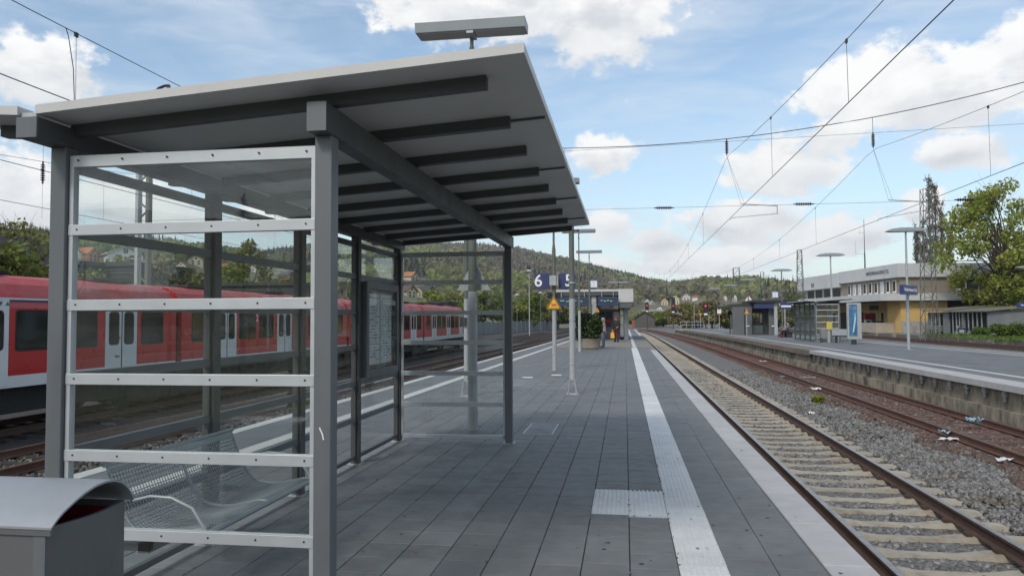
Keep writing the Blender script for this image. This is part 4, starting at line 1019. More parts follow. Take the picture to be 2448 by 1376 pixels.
cs = thing('cross_span', 'cross-span wires over all tracks with ribbed insulators', 'overhead line', (-2, HSY, 7))
zl, zr = 9.6, 10.4; 
def crv(x, c0, c1, c2): return c0+c1*x+c2*x*x
up1 = lambda x: 7.31+.0035*x+(.0098 if x > 0 else .0078)*x*x
xs_ = np.linspace(-17.9, 14.9, 50)
part(wire([(x, HSY, up1(x)) for x in xs_], .008), 'upper_wire', K['wire'], cs); part(wire([(x, HSY+.08, up1(x)+(.03 if x < 7 else 0)) for x in xs_], .006), 'upper_wire', K['wire'], cs)
part(wire([(x, HSY, 7.28+.021*x) for x in np.linspace(-17.9, 14.9, 12)], .005), 'middle_wire', K['wire'], cs)
part(wire([(x, HSY, 5.23-.002*x) for x in np.linspace(-17.9, 14.9, 12)], .005), 'lower_wire', K['wire'], cs)
for xx, mz_ in ((3.36, 4.76+2.10), (7.88, 4.62+2.3)):
    q = MB(); q.tube([(xx, HSY, up1(xx)), (xx, HSY, mz_+.52)], .008, 5); insulator(q, (xx, HSY, mz_+.55 if xx > 5 else up1(xx)), (xx, HSY, mz_+.03), .058, 7); part(q, 'hanging_insulator', K['insul'], cs, smooth=True)
for xx in (1.32, 5.73, 10.55, -5.2, -9.4):
    q = MB(); insulator(q, (xx-.32, HSY, 5.23), (xx+.32, HSY, 5.22), .055, 7); part(q, 'line_insulator', K['insul'], cs, smooth=True)
q = MB(); q.tube([(-1.95, HSY, up1(-1.95)), (-1.95, HSY, 5.24)], .004, 4); part(q, 'spacer_wire', K['wire'], cs)
for x0, zc_, xw in ((3.36, 4.76, 3.36), (7.88, 4.62, 7.98)):
    q = MB(); q.tube([(x0+.42, HSY, 5.28), (x0+1.55, HSY, 5.19)], .018, 6); q.tube([(x0+1.55, HSY, 5.22), (x0+1.55, HSY, 4.92)], .016, 6); q.tube([(x0+1.55, HSY, 4.94), (x0+.12, HSY, zc_+.08), (x0+.05, HSY, zc_)], .013, 6)
    part(q, 'steady_arm', K['galv'], cs, smooth=True)
    for s_ in (0, .12):
        q = MB(); q.tube([(x0, HSY, zc_+(2.1 if x0 < 5 else 2.3)), (x0+.42+s_, HSY, 5.27)], .0035, 4); part(q, 'stay_wire', K['wire'], cs)
# ================================================================== PLANTER AND PEOPLE
K['planter'] = mat('planter_concrete', (.26, .225, .175), .85, var=.15, scale=4, bump=.3, bscale=50)
def leaf_cloud(centers, radii, n, size, seed, flat=.6, shell=.55, elong=1.6, droop=0.):
    """n leaf quads spread through ellipsoid clumps"""
    g = np.random.default_rng(seed); centers = np.array(centers, float); radii = np.array(radii, float)
    if radii.ndim == 1: radii = np.repeat(radii[:, None], 3, 1)
    w = radii.prod(1)**(2/3); idx = g.choice(len(centers), n, p=w/w.sum())
    d = g.normal(size=(n, 3)); d /= np.linalg.norm(d, axis=1)[:, None]
    rr = g.uniform(shell**3, 1.0, n)**(1/3)*g.uniform(.85, 1.12, n)
    p = centers[idx]+d*rr[:, None]*radii[idx]
    nrm = d*.6+g.normal(size=(n, 3))*.8; nrm[:, 2] += flat; nrm /= np.linalg.norm(nrm, axis=1)[:, None]
    t = np.cross(nrm, g.normal(size=(n, 3))); t /= np.linalg.norm(t, axis=1)[:, None]+1e-9; t[:, 2] -= droop; b_ = np.cross(nrm, t)
    s = size*g.uniform(.6, 1.35, n)[:, None]
    v = np.stack([p-t*s*elong*.5, p+b_*s*.5, p+t*s*elong*.5, p-b_*s*.5], 1).reshape(-1, 3)
    return v, np.arange(n*4).reshape(-1, 4)
def np_mesh(name, v, f, m):
    me = bpy.data.meshes.new(name); n = len(f); k_ = f.shape[1]
    me.vertices.add(len(v)); me.vertices.foreach_set('co', np.ascontiguousarray(v, dtype=np.float32).reshape(-1))
    me.loops.add(n*k_); me.loops.foreach_set('vertex_index', f.reshape(-1).astype(np.int32))
    me.polygons.add(n); me.polygons.foreach_set('loop_start', np.arange(0, n*k_, k_, dtype=np.int32)); me.polygons.foreach_set('loop_total', np.full(n, k_, dtype=np.int32))
    me.materials.append(m); me.update(calc_edges=True); return me
def np_part(name, v, f, m, parent):
    v = np.asarray(v) - np.array(wloc(parent)); o = bpy.data.objects.new(name, np_mesh(name, v, f, m)); COL.objects.link(o); o.parent = parent; return o
def leafmat(name, col, isl=.35, tr=.25, col2=None): return mat(name, col, .6, var=.15, scale=1.2, island=isl, transl=tr, spec=.3, col2=col2, c2scale=.6, c2lo=.4, c2hi=.65)
K['yew'] = leafmat('yew_leaf', (.035, .060, .014), .45, .15)
K['yewd'] = leafmat('dark_shrub_leaf', (.018, .030, .012), .45, .1)
pp = gz(1411, 834); px_, py_ = pp.x, pp.y+.45
t = thing('planter', 'round beige concrete planter with dark evergreen shrubs on the platform', 'planter', (px_, py_, 0))
q = MB(); q.lathe([(.44, 0), (.50, .05), (.52, .48), (.55, .52), (.50, .54), (.48, .46), (.02, .45)], 18, (px_, py_, 0)); part(q, 'pot', K['planter'], t, smooth=True)
v, f = leaf_cloud([(px_+.22, py_-.12, 1.0), (px_+.30, py_-.15, 1.45), (px_+.1, py_-.2, .75), (px_+.42, py_-.1, 1.15), (px_+.05, py_-.1, 1.2)], [(.38, .38, .45), (.3, .3, .42), (.42, .4, .35), (.28, .3, .4), (.3, .3, .4)], 2600, .085, 3)
np_part('shrub', v, f, K['yew'], t)
v, f = leaf_cloud([(px_-.38, py_+.1, 1.1), (px_-.55, py_+.1, 1.5), (px_-.2, py_+.15, 1.55), (px_-.5, py_, .8)], [(.38, .38, .45), (.28, .3, .4), (.35, .35, .4), (.36, .4, .4)], 2200, .085, 4)
np_part('shrub', v, f, K['yewd'], t)
q = MB()
for dx, dy in ((.1, -.1), (.3, -.1), (-.35, .1), (-.2, .1)): q.tube([(px_+dx*.4, py_+dy*.4, .45), (px_+dx, py_+dy, 1.4)], [.02, .008], 5)
part(q, 'stems', K['oldwood'], t)

K['skin'] = mat('skin', (.45, .26, .19), .55, var=.03)
def skin_obj(name, nodes, edges, m, parent, sub=2, root=0):
    me = bpy.data.meshes.new(name); off = Vector(wloc(parent))
    me.from_pydata([tuple(Vector(p[:3])-off) for p in nodes], edges, []); me.materials.append(m)
    o = bpy.data.objects.new(name, me); COL.objects.link(o); o.parent = parent
    md = o.modifiers.new('skin', 'SKIN'); md.use_smooth_shade = True
    sv = me.skin_vertices[0].data
    for i, p in enumerate(nodes):
        r_ = p[3]; sv[i].radius = r_ if isinstance(r_, tuple) else (r_, r_); sv[i].use_root = (i == root)
    sm = o.modifiers.new('sub', 'SUBSURF'); sm.levels = sub; sm.render_levels = sub; return o
def person(loc, rz, label, pose, H=1.68, jacket=None, trouser=None, hair=None, shoe=None, jl=.0, bulk=1.0, long_coat=False, face_dir=1):
    """pose: dict of joint positions in body space (x right, y forward, z up), fractions of H"""
    t = thing('person', label, 'person', loc)
    c_, s_ = math.cos(rz), math.sin(rz)
    def W(p, r): return (loc[0]+(p[0]*c_-p[1]*s_)*H, loc[1]+(p[0]*s_+p[1]*c_)*H, loc[2]+p[2]*H, (r[0]*H, r[1]*H) if isinstance(r, tuple) else r*H)
    J = dict(pel=(0, 0, .53), wai=(0, 0, .61), che=(0, .0, .74), nck=(0, .005, .84), hd0=(0, .012, .885), hd1=(0, .015, .955), nose=(0, .075, .915),
             shl=(-.10, 0, .815), ell=(-.125, -.01, .65), wrl=(-.12, .04, .505), shr=(.10, 0, .815), elr=(.125, -.01, .65), wrr=(.12, .04, .505),
             hil=(-.05, 0, .50), knl=(-.055, .01, .28), anl=(-.055, -.01, .045), tol=(-.06, .09, .018), hir=(.05, 0, .50), knr=(.055, .01, .28), anr=(.055, -.01, .045), tor=(.06, .09, .018))
    J.update(pose)
    Rr = dict(pel=(.085, .06), wai=(.075, .055), che=(.09, .062), nck=.032, hd0=(.043, .05), hd1=(.043, .05), nose=.010, shl=.036, ell=.027, wrl=.018, shr=.036, elr=.027, wrr=.018,
              hil=.055, knl=.036, anl=.024, tol=.022, hir=.055, knr=.036, anr=.024, tor=.022)
    names = list(J); nodes = [W(J[k_], Rr[k_]) for k_ in names]; ix = {k_: i for i, k_ in enumerate(names)}
    E_ = [('pel', 'wai'), ('wai', 'che'), ('che', 'nck'), ('nck', 'hd0'), ('hd0', 'hd1'), ('hd0', 'nose'), ('che', 'shl'), ('shl', 'ell'), ('ell', 'wrl'), ('che', 'shr'), ('shr', 'elr'), ('elr', 'wrr'),
          ('pel', 'hil'), ('hil', 'knl'), ('knl', 'anl'), ('anl', 'tol'), ('pel', 'hir'), ('hir', 'knr'), ('knr', 'anr'), ('anr', 'tor')]
    edges = [(ix[a], ix[c]) for a, c in E_]
    for sd_, el_, wr_ in (('l', 'ell', 'wrl'), ('r', 'elr', 'wrr')):
        w_ = Vector(J[wr_]); d = (w_-Vector(J[el_])).normalized(); side = d.cross(Vector((0, 1, 0.3))).normalized()
        palm = w_+d*.045; nodes.append(W(palm, (.020, .010))); pi = len(nodes)-1; edges.append((ix[wr_], pi))
        for k_ in range(4):
            f1 = palm+d*.028+side*(k_-1.5)*.011; f2 = f1+d*(.020 if k_ in (1, 2) else .015)+Vector((0, .008, 0))
            nodes += [W(f1, .0052), W(f2, .0045)]; edges += [(pi, len(nodes)-2), (len(nodes)-2, len(nodes)-1)]
        th = palm-d*.012+Vector((0, .018, 0)); nodes.append(W(th, .006)); edges.append((pi, len(nodes)-1))
    skin_obj('body', nodes, edges, K['skin'], t, 1)
    # trousers
    tk = ['pel', 'hil', 'knl', 'anl', 'hir', 'knr', 'anr']
    tr_ = {'pel': (.092, .068), 'hil': .062, 'knl': .045, 'anl': .034, 'hir': .062, 'knr': .045, 'anr': .034}
    skin_obj('trousers', [W(J[k_], tr_[k_]) for k_ in tk], [(0, 1), (1, 2), (2, 3), (0, 4), (4, 5), (5, 6)], trouser, t, 1)
    # jacket
    lowz = J['pel'][2]-.03-jl
    jn = [W((J['pel'][0], J['pel'][1], lowz), (.098*bulk, .076*bulk)), W(J['wai'], (.088*bulk, .068*bulk)), W(J['che'], (.102*bulk, .074*bulk)), W((J['nck'][0], J['nck'][1], J['nck'][2]-.01), .040)]
    je = [(0, 1), (1, 2), (2, 3)]
    for a, e, w_ in (('shl', 'ell', 'wrl'), ('shr', 'elr', 'wrr')):
        b0 = len(jn); jn += [W(J[a], .043*bulk), W(J[e], .036*bulk), W(tuple(Vector(J[w_])*.94+Vector(J[e])*.06), .028*bulk)]; je += [(2, b0), (b0, b0+1), (b0+1, b0+2)]
    skin_obj('jacket', jn, je, jacket, t, 1)
    # hair, shoes, face
    q = MB(); hx, hy, hz = J['hd1']; wq = W((hx, hy-.008, hz+.0), 0); q.ball(wq[:3], .064*H, 12, 8, (1, 1.08, .92)); wq2 = W((hx, hy-.028, hz-.035), 0); q.ball(wq2[:3], .056*H, 12, 8, (1, .8, 1.2)); part(q, 'hair', hair, t, smooth=True)
    q = MB()
    for a, tt in (('anl', 'tol'), ('anr', 'tor')):
        p0, p1 = W(J[a], 0), W(J[tt], 0); q.tube([Vector(p0[:3])+Vector((0, 0, -.01)), (Vector(p0[:3])+Vector(p1[:3]))/2, Vector(p1[:3])], [.055*H*.8, .05*H*.8, .038*H*.8], 8)
    part(q, 'shoes', shoe, t, smooth=True)
    q = MB()
    for sx in (-.018, .018): e_ = W((J['hd0'][0]+sx, J['hd0'][1]+.052, J['hd0'][2]+.038), 0); q.ball(e_[:3], .0065*H, 6, 4)
    part(q, 'eyes', K['dark'], t)
    q = MB(); a, c = W((J['hd0'][0]-.016, J['hd0'][1]+.052, J['hd0'][2]-.006), 0), W((J['hd0'][0]+.016, J['hd0'][1]+.052, J['hd0'][2]-.006), 0); q.tube([a[:3], c[:3]], .004*H, 5); part(q, 'mouth', K['redp'], t)
    for sx in (-1, 1): q = MB(); e_ = W((J['hd0'][0]+sx*.047, J['hd0'][1]-.002, J['hd0'][2]+.03), 0); q.ball(e_[:3], .013*H, 6, 4, (.5, .8, 1.2)); part(q, 'ear', K['skin'], t)
    return t
K['pink'] = mat('pink_jacket', (.50, .36, .38), .8, var=.08); K['jean'] = mat('grey_blue_trousers', (.16, .18, .24), .8, var=.08); K['grey_hair'] = mat('grey_hair', (.30, .28, .25), .7)
K['redhair'] = mat('red_hair', (.28, .035, .012), .6); K['blackcloth'] = mat('dark_coat', (.018, .022, .022), .85); K['maroon'] = mat('maroon_cloth', (.10, .018, .02), .85)
pk = gz(1443, 830)
person((pk.x, pk.y, 0), R(75), 'person in a pale pink jacket and grey trousers standing beside the planter',
       dict(ell=(-.13, .03, .655), wrl=(-.07, .11, .60), elr=(.13, .03, .655), wrr=(.07, .11, .60)), 1.62, K['pink'], K['jean'], K['grey_hair'], K['jean'], .06, 1.05)
rd = gz(1474, 817)
rt = person((rd.x, rd.y, 0), R(170), 'person with red hair in a dark coat holding a yellow bag',
       dict(elr=(.15, .0, .66), wrr=(.14, .06, .47), ell=(-.15, .02, .66), wrl=(-.08, .10, .60)), 1.72, K['blackcloth'], K['maroon'], K['redhair'], K['black'], .10, 1.3)
bg_ = thing('shopping_bag', 'yellow carrier bag in the hand of the red haired person', 'bag', (rd.x-.30, rd.y-.12, .25))
q = MB(); q.add([(rd.x-.40,rd.y-.16,.26),(rd.x-.12,rd.y-.16,.26),(rd.x-.12,rd.y-.06,.26),(rd.x-.40,rd.y-.06,.26),(rd.x-.38,rd.y-.14,.64),(rd.x-.16,rd.y-.14,.64),(rd.x-.16,rd.y-.08,.64),(rd.x-.38,rd.y-.08,.64)],
      [(0,3,2,1),(4,5,6,7),(0,1,5,4),(1,2,6,5),(2,3,7,6),(3,0,4,7)]); part(q, 'sack', K['yellow'], bg_, .02)
q = MB(); q.tube([(rd.x-.33, rd.y-.11, .63), (rd.x-.30, rd.y-.11, .74), (rd.x-.24, rd.y-.11, .76), (rd.x-.20, rd.y-.11, .63)], .008, 6); part(q, 'handle', K['yellow'], bg_)

# ================================================================== FAR CANOPY ON THE ISLAND PLATFORM
K['canopy'] = mat('canopy_fascia', (.50, .50, .49), .6, var=.08, scale=2); K['kiosk'] = mat('kiosk_wall', (.10, .10, .105), .6, var=.1); K['display'] = mat('display_face', (.035, .06, .075), .25, var=.1, scale=5)
cy0_, cy1_ = 55.0, 66.0
cn = thing('platform_canopy', 'far flat roofed canopy with grey kiosk on the island platform', 'canopy', (-2.0, 60, 0))
q = MB(); q.box(-5.2, .55, cy0_, cy1_, 3.55, 3.72); part(q, 'roof', K['canopy'], cn, .02)
q = MB(); q.box(-.45, .62, cy0_-.05, cy1_, 2.78, 3.74); part(q, 'side_fascia', K['canopy'], cn)
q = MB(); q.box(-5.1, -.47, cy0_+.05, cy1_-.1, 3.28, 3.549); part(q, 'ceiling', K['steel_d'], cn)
q = MB(); q.prism([(-.45, 2.78), (.6, 2.78), (.4, 2.35), (-.45, 2.35)], 'y', cy0_, cy1_-.2); part(q, 'lower_fascia', K['kiosk'], cn)
for x, y in ((-2.25, cy0_+.4), (-2.25, cy1_-.6), (.1, cy0_+2.5)): q = MB(); q.box(x-.16, x+.16, y-.16, y+.16, 0, 3.28 if x < -.45 else 2.36); part(q, 'column', K['polew'], cn)
q = MB(); q.box(-2.0, -.4, cy0_+2.6, cy1_-1, 0, 2.3); part(q, 'kiosk_wall', K['kiosk'], cn)
for i, (xa, m_) in enumerate(((-1.95, K['black']), (-1.42, K['black']), (-.86, K['polew']))):
    q = MB(); q.box(xa, xa+.45, cy0_+2.56, cy0_+2.60, .95, 2.1); part(q, 'kiosk_panel', m_, cn)
q = MB(); q.box(-1.9, -.95, cy0_+2.5, cy0_+2.56, 1.25, 1.5); part(q, 'red_band', mat('red_band', (.20, .02, .03), .6), cn)
q = MB(); q.box(-.1, .25, cy0_+2.7, cy1_-2, 0, 2.34); part(q, 'dark_post', K['dark'], cn)
for nm, xa, xb, lb in (('departure_display', -4.9, -2.62, 'left blue departure display hanging under the far canopy'), ('departure_display', -1.95, -.52, 'right blue departure display hanging under the far canopy')):
    t = thing(nm, lb, 'display', ((xa+xb)/2, cy0_-.2, 2.55)); q = MB(); q.box(xa, xb, cy0_-.35, cy0_-.05, 2.52, 3.16); part(q, 'case', K['blue'], t, .02)
    q = MB(); q.box(xa+.1, xb-.1, cy0_-.362, cy0_-.351, 2.72, 3.08); fc = part(q, 'screen', K['display'], t)
    q = MB()
    for k_ in range(4): q.box(xa+.2+k_*(xb-xa-.5)/4, xa+.2+(k_+.7)*(xb-xa-.5)/4, cy0_-.368, cy0_-.363, 2.88-.05*(k_ % 2), 2.93-.05*(k_ % 2))
    part(q, 'text_rows', mat('display_text', (.45, .6, .5), .5), fc)
    for xx in (xa+.3, xb-.3): q = MB(); q.box(xx-.02, xx+.02, cy0_-.22, cy0_-.18, 3.16, 3.56); q.box(xx-.02, xx+.02, cy0_-.22, cy0_+.02, 3.55, 3.58); part(q, 'hanger', K['galv'], t)
def clock(x, y, z, label, w=.62, parent_h=0.3):
    t = thing('station_clock', label, 'clock', (x, y, z-parent_h)); q = MB(); q.box(x-w/2, x+w/2, y-.11, y+.11, z, z+w); part(q, 'case', mat('clock_blue', (.06, .16, .28), .4), t, .09)
    q = MB(); q.box(x-w*.38, x+w*.38, y-.122, y-.112, z+w*.12, z+w*.88); fc = part(q, 'face', K['white'], t)
    q = MB(); cz = z+w/2
    for k_ in range(12):
        a = k_*math.pi/6; p0 = (x+math.sin(a)*w*.27, y-.125, cz+math.cos(a)*w*.27); p1 = (x+math.sin(a)*w*.34, y-.125, cz+math.cos(a)*w*.34); q.bar(p0, p1, .006, .022, (0, 1, 0))
    part(q, 'hour_marks', K['black'], fc)
    q = MB(); q.bar((x, y-.128, cz), (x-.01, y-.128, cz-w*.30), .006, .03, (0, 1, 0)); part(q, 'minute_hand', K['black'], fc)
    q = MB(); q.bar((x, y-.129, cz), (x+.02, y-.129, cz+w*.20), .006, .035, (0, 1, 0)); part(q, 'hour_hand', K['black'], fc)
    q = MB(); q.bar((x, y-.131, cz-w*.08), (x+.004, y-.131, cz+w*.30), .004, .014, (0, 1, 0)); part(q, 'second_hand', mat('red_hand', (.6, .02, .02), .5), fc)
    q = MB(); q.cyl((x, y, z-parent_h), (x, y, z+.02), .03, n=8); part(q, 'stem', K['dark'], t)
    return t
clock(-2.23, cy0_+.2, 3.80, 'blue square station clock on the far island canopy roof', .62, .08)
warn_thing(-2.02, cy0_+.15, 2.05, 'small yellow warning sign on the far canopy column', .42)
q = MB(); p_ = gz(1486, 700, 3.72)
t = thing('roof_lamp_pair', 'two flat lamp heads on a dark post beyond the far canopy', 'lamp post', (-.7, 84, 0))
q.cyl((-.7, 84, 0), (-.7, 84, 5.6), .06, n=8); part(q, 'pole', K['dark'], t)
for z, a, c in ((5.55, -1.5, .1), (4.7, -.9, .5)): q = MB(); q.box(a-.3, c+.3, 83.8, 84.2, z, z+.13); part(q, 'lamp_housing', K['lampgrey'], t)
# ================================================================== OPPOSITE PLATFORM
def fbox(q, x0, x1, y0, y1, Y, d): a = gy(x0, y1, Y); c = gy(x1, y0, Y); q.box(a.x, c.x, Y, Y+d, a.z, c.z); return q
GP = 'winged lamp posts along the opposite platform'
def wing_lamp(x, y, label, z0=0.0, hgt=5.8, first=False):
    t = thing('lamp_post', label, 'lamp post', (x, y, z0), 0, GP)
    q = MB(); q.cyl((x, y, z0), (x, y, z0+2.6), .075, .07, 12); q.cyl((x, y, z0+2.6), (x, y, z0+hgt), .055, .042, 10); part(q, 'pole', K['galv'] if y < 60 else K['poleg'], t, smooth=True)
    q = MB(); q.box(x-.14, x+.14, y-.14, y+.14, z0, z0+.02); part(q, 'base_plate', K['galv'], t)
    q = MB(); w = .92; z = z0+hgt
    q.prism([(x-w, z-.02), (x-w+.25, z+.09), (x-.3, z+.13), (x+.3, z+.13), (x+w-.25, z+.09), (x+w, z-.02), (x+w-.2, z-.05), (x-w+.2, z-.05)], 'y', y-.24, y+.24); h_ = part(q, 'lamp_housing', K['lampgrey'], t)
    q = MB(); q.box(x-w+.25, x+w-.25, y-.19, y+.19, z-.062, z-.051); part(q, 'cover', K['diff'], h_)
    return t
wing_lamp(13.62, 38.8, 'winged lamp post carrying the blue station name sign')
wing_lamp(13.85, 53.2, 'winged lamp post with yellow warning sign beside the opposite glass shelter')
wing_lamp(13.9, 69.5, 'winged lamp post behind the grey platform kiosk')
for (px, py, Y, lb) in ((1795, 667, 86, 'winged lamp post just beyond the grey platform kiosk'), (1757, 690, 100, 'winged lamp post beside the H stop board'), (1707, 707, 112, 'winged lamp post at the railing end of the opposite platform')):
    p_ = gy(px, py, Y); wing_lamp(min(13.6, p_.x), Y, lb)
K['namesign'] = mat('name_sign_blue', (.025, .045, .16), .4, var=.03)
def name_sign(x, y, z, rz, label, L_=1.9):
    t = thing('station_name_sign', label, 'sign', (x, y, z), R(rz)); q = MB(); q.box(-L_/2, L_/2, -.09, .09, 0, .46); part_l(q, 'board', K['namesign'], t)
    lettering('Niedernhausen (Ts)', .22, K['white'], t, (0, -.095, .23), sx=.92, bold=.002); lettering('Niedernhausen (Ts)', .22, K['white'], t, (0, .095, .23), rz=180, sx=.92, bold=.002)
    q = MB(); q.box(-.1, .1, -.03, .03, -.04, 0); q.box(-.1, .1, -.085, .085, .46, .49); part_l(q, 'clamp', K['galv'], t)
    return t
def part_l(q, name, m, t, bevel=0.0, smooth=False): return q.build(name, m, t, smooth, bevel, local=True)
name_sign(13.62, 38.62, 2.66, 52, 'blue station name sign reading Niedernhausen on a lamp post')
pr_ = gy(2441, 735, 75.)
wing_lamp(pr_.x+.6, 75., 'winged lamp post at the edge of view on the house platform', -.4, 6.5)
name_sign(pr_.x+.6, 74.85, pr_.z, 10, 'second blue name sign on the lamp post nearest the big green tree', 2.2)
# second glass shelter: the same model as the near one
s2 = copy_tree(sh, None, label='glass waiting shelter on the opposite platform beside the blue advertising pillar'); s2.location = (12.92, 53.6, 0)
for o in bpy.data.objects:
    r_ = o
    while r_.parent is not None: r_ = r_.parent
    if r_ == s2 and o.type == 'MESH' and o.name.split('.')[0] == 'glass_panel':
        o.data = o.data.copy(); o.data.materials[0] = K['glass2']
# advertising pillar
ad = gz(2046, 823); K['poster'] = mat('poster_blue', (.05, .16, .30), .35, var=.5, scale=2.2, col2=(.25, .42, .52), c2scale=1.6, c2lo=.5, c2hi=.7)
t = thing('advertising_pillar', 'backlit style advertising pillar with blue poster and pale frame', 'advertising pillar', (ad.x, ad.y, 0))
x, y = ad.x, ad.y+.35
q = MB(); q.box(x-.36, x+.42, y-.13, y+.13, .28, 2.42); part(q, 'housing', K['polew'], t, .03)
q = MB(); q.box(x-.28, x+.17, y-.142, y-.131, .48, 2.33); part(q, 'poster', K['poster'], t)
q = MB(); q.prism([(x-.10, .7), (x-.02, .72), (x+.10, 1.5), (x+.06, 1.9), (x+.0, 1.4)], 'y', y-.145, y-.1422); part(q, 'poster_figure', mat('poster_pale', (.45, .58, .62), .4), t)
q = MB(); q.box(x-.12, x+.12, y-.1, y+.1, 0, .28); part(q, 'foot', K['dark'], t)
# bench, yellow bin, grey boxes by the second shelter
bp = gz(2025, 819)
t = thing('platform_bench', 'slim metal bench between the second shelter and the advertising pillar', 'bench', (bp.x, bp.y, 0))
q = MB(); q.box(bp.x-.75, bp.x+.62, bp.y+.1, bp.y+.45, .40, .45); part(q, 'seat', K['dark'], t); q = MB(); q.box(bp.x-.75, bp.x+.62, bp.y+.46, bp.y+.50, .45, .85); part(q, 'backrest', K['galv'], t)
for dx in (-.55, .45): q = MB(); q.box(bp.x+dx-.03, bp.x+dx+.03, bp.y+.15, bp.y+.45, 0, .40); part(q, 'leg', K['dark'], t)
yb = gz(1976, 818); K['bingrey'] = mat('bin_concrete', (.20, .205, .205), .8, var=.1)
t = thing('litter_box', 'grey litter box with yellow insert beside the second shelter', 'bin', (yb.x, yb.y, 0))
q = MB(); q.box(yb.x-.30, yb.x+.30, yb.y, yb.y+.5, .28, .86); part(q, 'box', K['bingrey'], t, .02)
for dx in (-.26, .26):
    for dy in (.05, .45): q = MB(); q.box(yb.x+dx-.025, yb.x+dx+.025, yb.y+dy-.025, yb.y+dy+.025, 0, .28); part(q, 'leg', K['dark'], t)
q = MB(); q.box(yb.x+.0, yb.x+.34, yb.y-.12, yb.y-.002, .80, 1.32); part(q, 'yellow_bin', mat('bin_yellow', (.55, .42, .10), .5, var=.06), t, .02)
q = MB(); q.box(yb.x+.06, yb.x+.22, yb.y-.08, yb.y-.01, 0, .80); part(q, 'stand', K['polew'], t)
warn_thing(13.85, 53.2-.11, 2.0, 'yellow warning sign on the lamp post beside the opposite glass shelter', .48)
# seated person on a bench
sp = gz(1884, 806); sx_, sy_ = sp.x, sp.y
t = thing('platform_bench', 'low dark bench under the seated person', 'bench', (sx_, sy_, 0))
q = MB(); q.box(sx_-.25, sx_+.30, sy_-.6, sy_+.6, .40, .45); part(q, 'seat', K['dark'], t)
for dy in (-.45, .45): q = MB(); q.box(sx_-.2, sx_+.25, sy_+dy-.03, sy_+dy+.03, 0, .40); part(q, 'leg', K['dark'], t)
K['greyj'] = mat('grey_jacket', (.16, .15, .17), .85); K['drk'] = mat('dark_trousers', (.02, .02, .024), .85); K['dhair'] = mat('dark_hair', (.015, .012, .011), .6)
person((sx_, sy_, 0), R(90), 'seated person in a grey jacket with one leg stretched out', dict(pel=(0, .0, .315), wai=(0, -.02, .40), che=(0, -.03, .52), nck=(0, -.01, .615), hd0=(0, .01, .665), hd1=(0, .015, .735), nose=(0, .075, .70),
       shl=(-.10, -.02, .595), ell=(-.13, .04, .46), wrl=(-.08, .16, .40), shr=(.10, -.02, .595), elr=(.13, .04, .46), wrr=(.08, .16, .40), hil=(-.05, .03, .30), knl=(-.06, .26, .30), anl=(-.06, .40, .08), tol=(-.06, .48, .05), hir=(.05, .03, .30), knr=(.06, .24, .30), anr=(.06, .20, .05), tor=(.06, .29, .02)), 1.72, K['greyj'], K['drk'], K['dhair'], K['black'], 0, 1.05)
t = thing('handbag', 'small red bag resting beside the seated person', 'bag', (sx_-.35, sy_+.45, 0)); q = MB(); q.box(sx_-.55, sx_-.25, sy_+.35, sy_+.55, .0, .30); part(q, 'bag_body', mat('bag_red', (.35, .03, .03), .6), t, .03); q = MB(); q.tube([(sx_-.5, sy_+.45, .29), (sx_-.45, sy_+.45, .42), (sx_-.35, sy_+.45, .42), (sx_-.3, sy_+.45, .29)], .01, 5); part(q, 'handle', K['dark'], t)

# grey kiosk shelter with flat roof, clock and displays
KY = 72.0
kt = thing('platform_kiosk', 'grey kiosk with dark flat roof on the opposite platform', 'kiosk', (11.5, KY, 0))
K['kgrey'] = mat('kiosk_grey', (.115, .12, .125), .6, var=.08, scale=2); K['kdark'] = mat('kiosk_dark', (.035, .037, .04), .6, var=.1); K['kgreen'] = mat('kiosk_green_grey', (.06, .08, .075), .6, var=.1)
def kp(nm, x0, x1, y0, y1, Y, d, m): q = MB(); fbox(q, x0, x1, y0, y1, Y, d); return part(q, nm, m, kt)
a, c = gy(1712, 733, KY+2.6), gy(1800, 726, KY+2.6)
q = MB(); q.prism([(a.x, a.z-.05), (a.x+1.3, a.z+.20), (c.x, c.z+.12), (c.x, c.z-.35), (a.x+.2, a.z-.18)], 'y', KY+.8, KY+5.5); part(q, 'side_canopy', K['kdark'], kt)
kp('roof', 1797, 1908, 716, 722, KY-.5, 6, K['kdark']); kp('roof_edge', 1797, 1908, 713.5, 716, KY-.55, .3, K['kgrey'])
kp('wall', 1752, 1778, 733, 801, KY+.2, .25, K['kgrey']); kp('wall', 1779.5, 1797, 733, 801, KY+.6, .2, K['kgrey'])
kp('lower_wall', 1798, 1824, 777, 800, KY+1.0, .2, K['kgreen']); kp('rear_panel', 1798, 1843, 735, 748, KY+2.0, .2, K['kdark']); kp('inner_wall', 1798, 1836, 771, 796, KY+2.2, .2, K['kgreen'])
for x0 in (1798, 1807.5, 1816): kp('mullion', x0, x0+1, 748, 771, KY+2.2, .1, K['kgrey'])
kp('dark_wall', 1824, 1836, 738, 797, KY+1.3, .3, K['kdark']); kp('side_wall', 1839, 1851.5, 737, 799, KY+.4, .25, K['kgrey'])
for x0, x1 in ((1783, 1792), (1845, 1852.5)): kp('label_plate', x0, x1, 777.5, 780, KY+.12 if x0 > 1800 else KY+.5, .02, K['white'])
for px in (1855,): kp('column', px-3, px+3, 722, 801, KY-.1, .22, K['polew'])
kp('blue_display', 1803, 1848, 724, 737, KY-.3, .25, K['blue']); kp('kick_plinth', 1798, 1838, 796, 801, KY+.6, .5, K['kdark'])
p_ = gy(1853, 713, KY+1); clock(p_.x, KY+1, p_.z, 'blue square station clock on the grey kiosk roof', .66, .12)
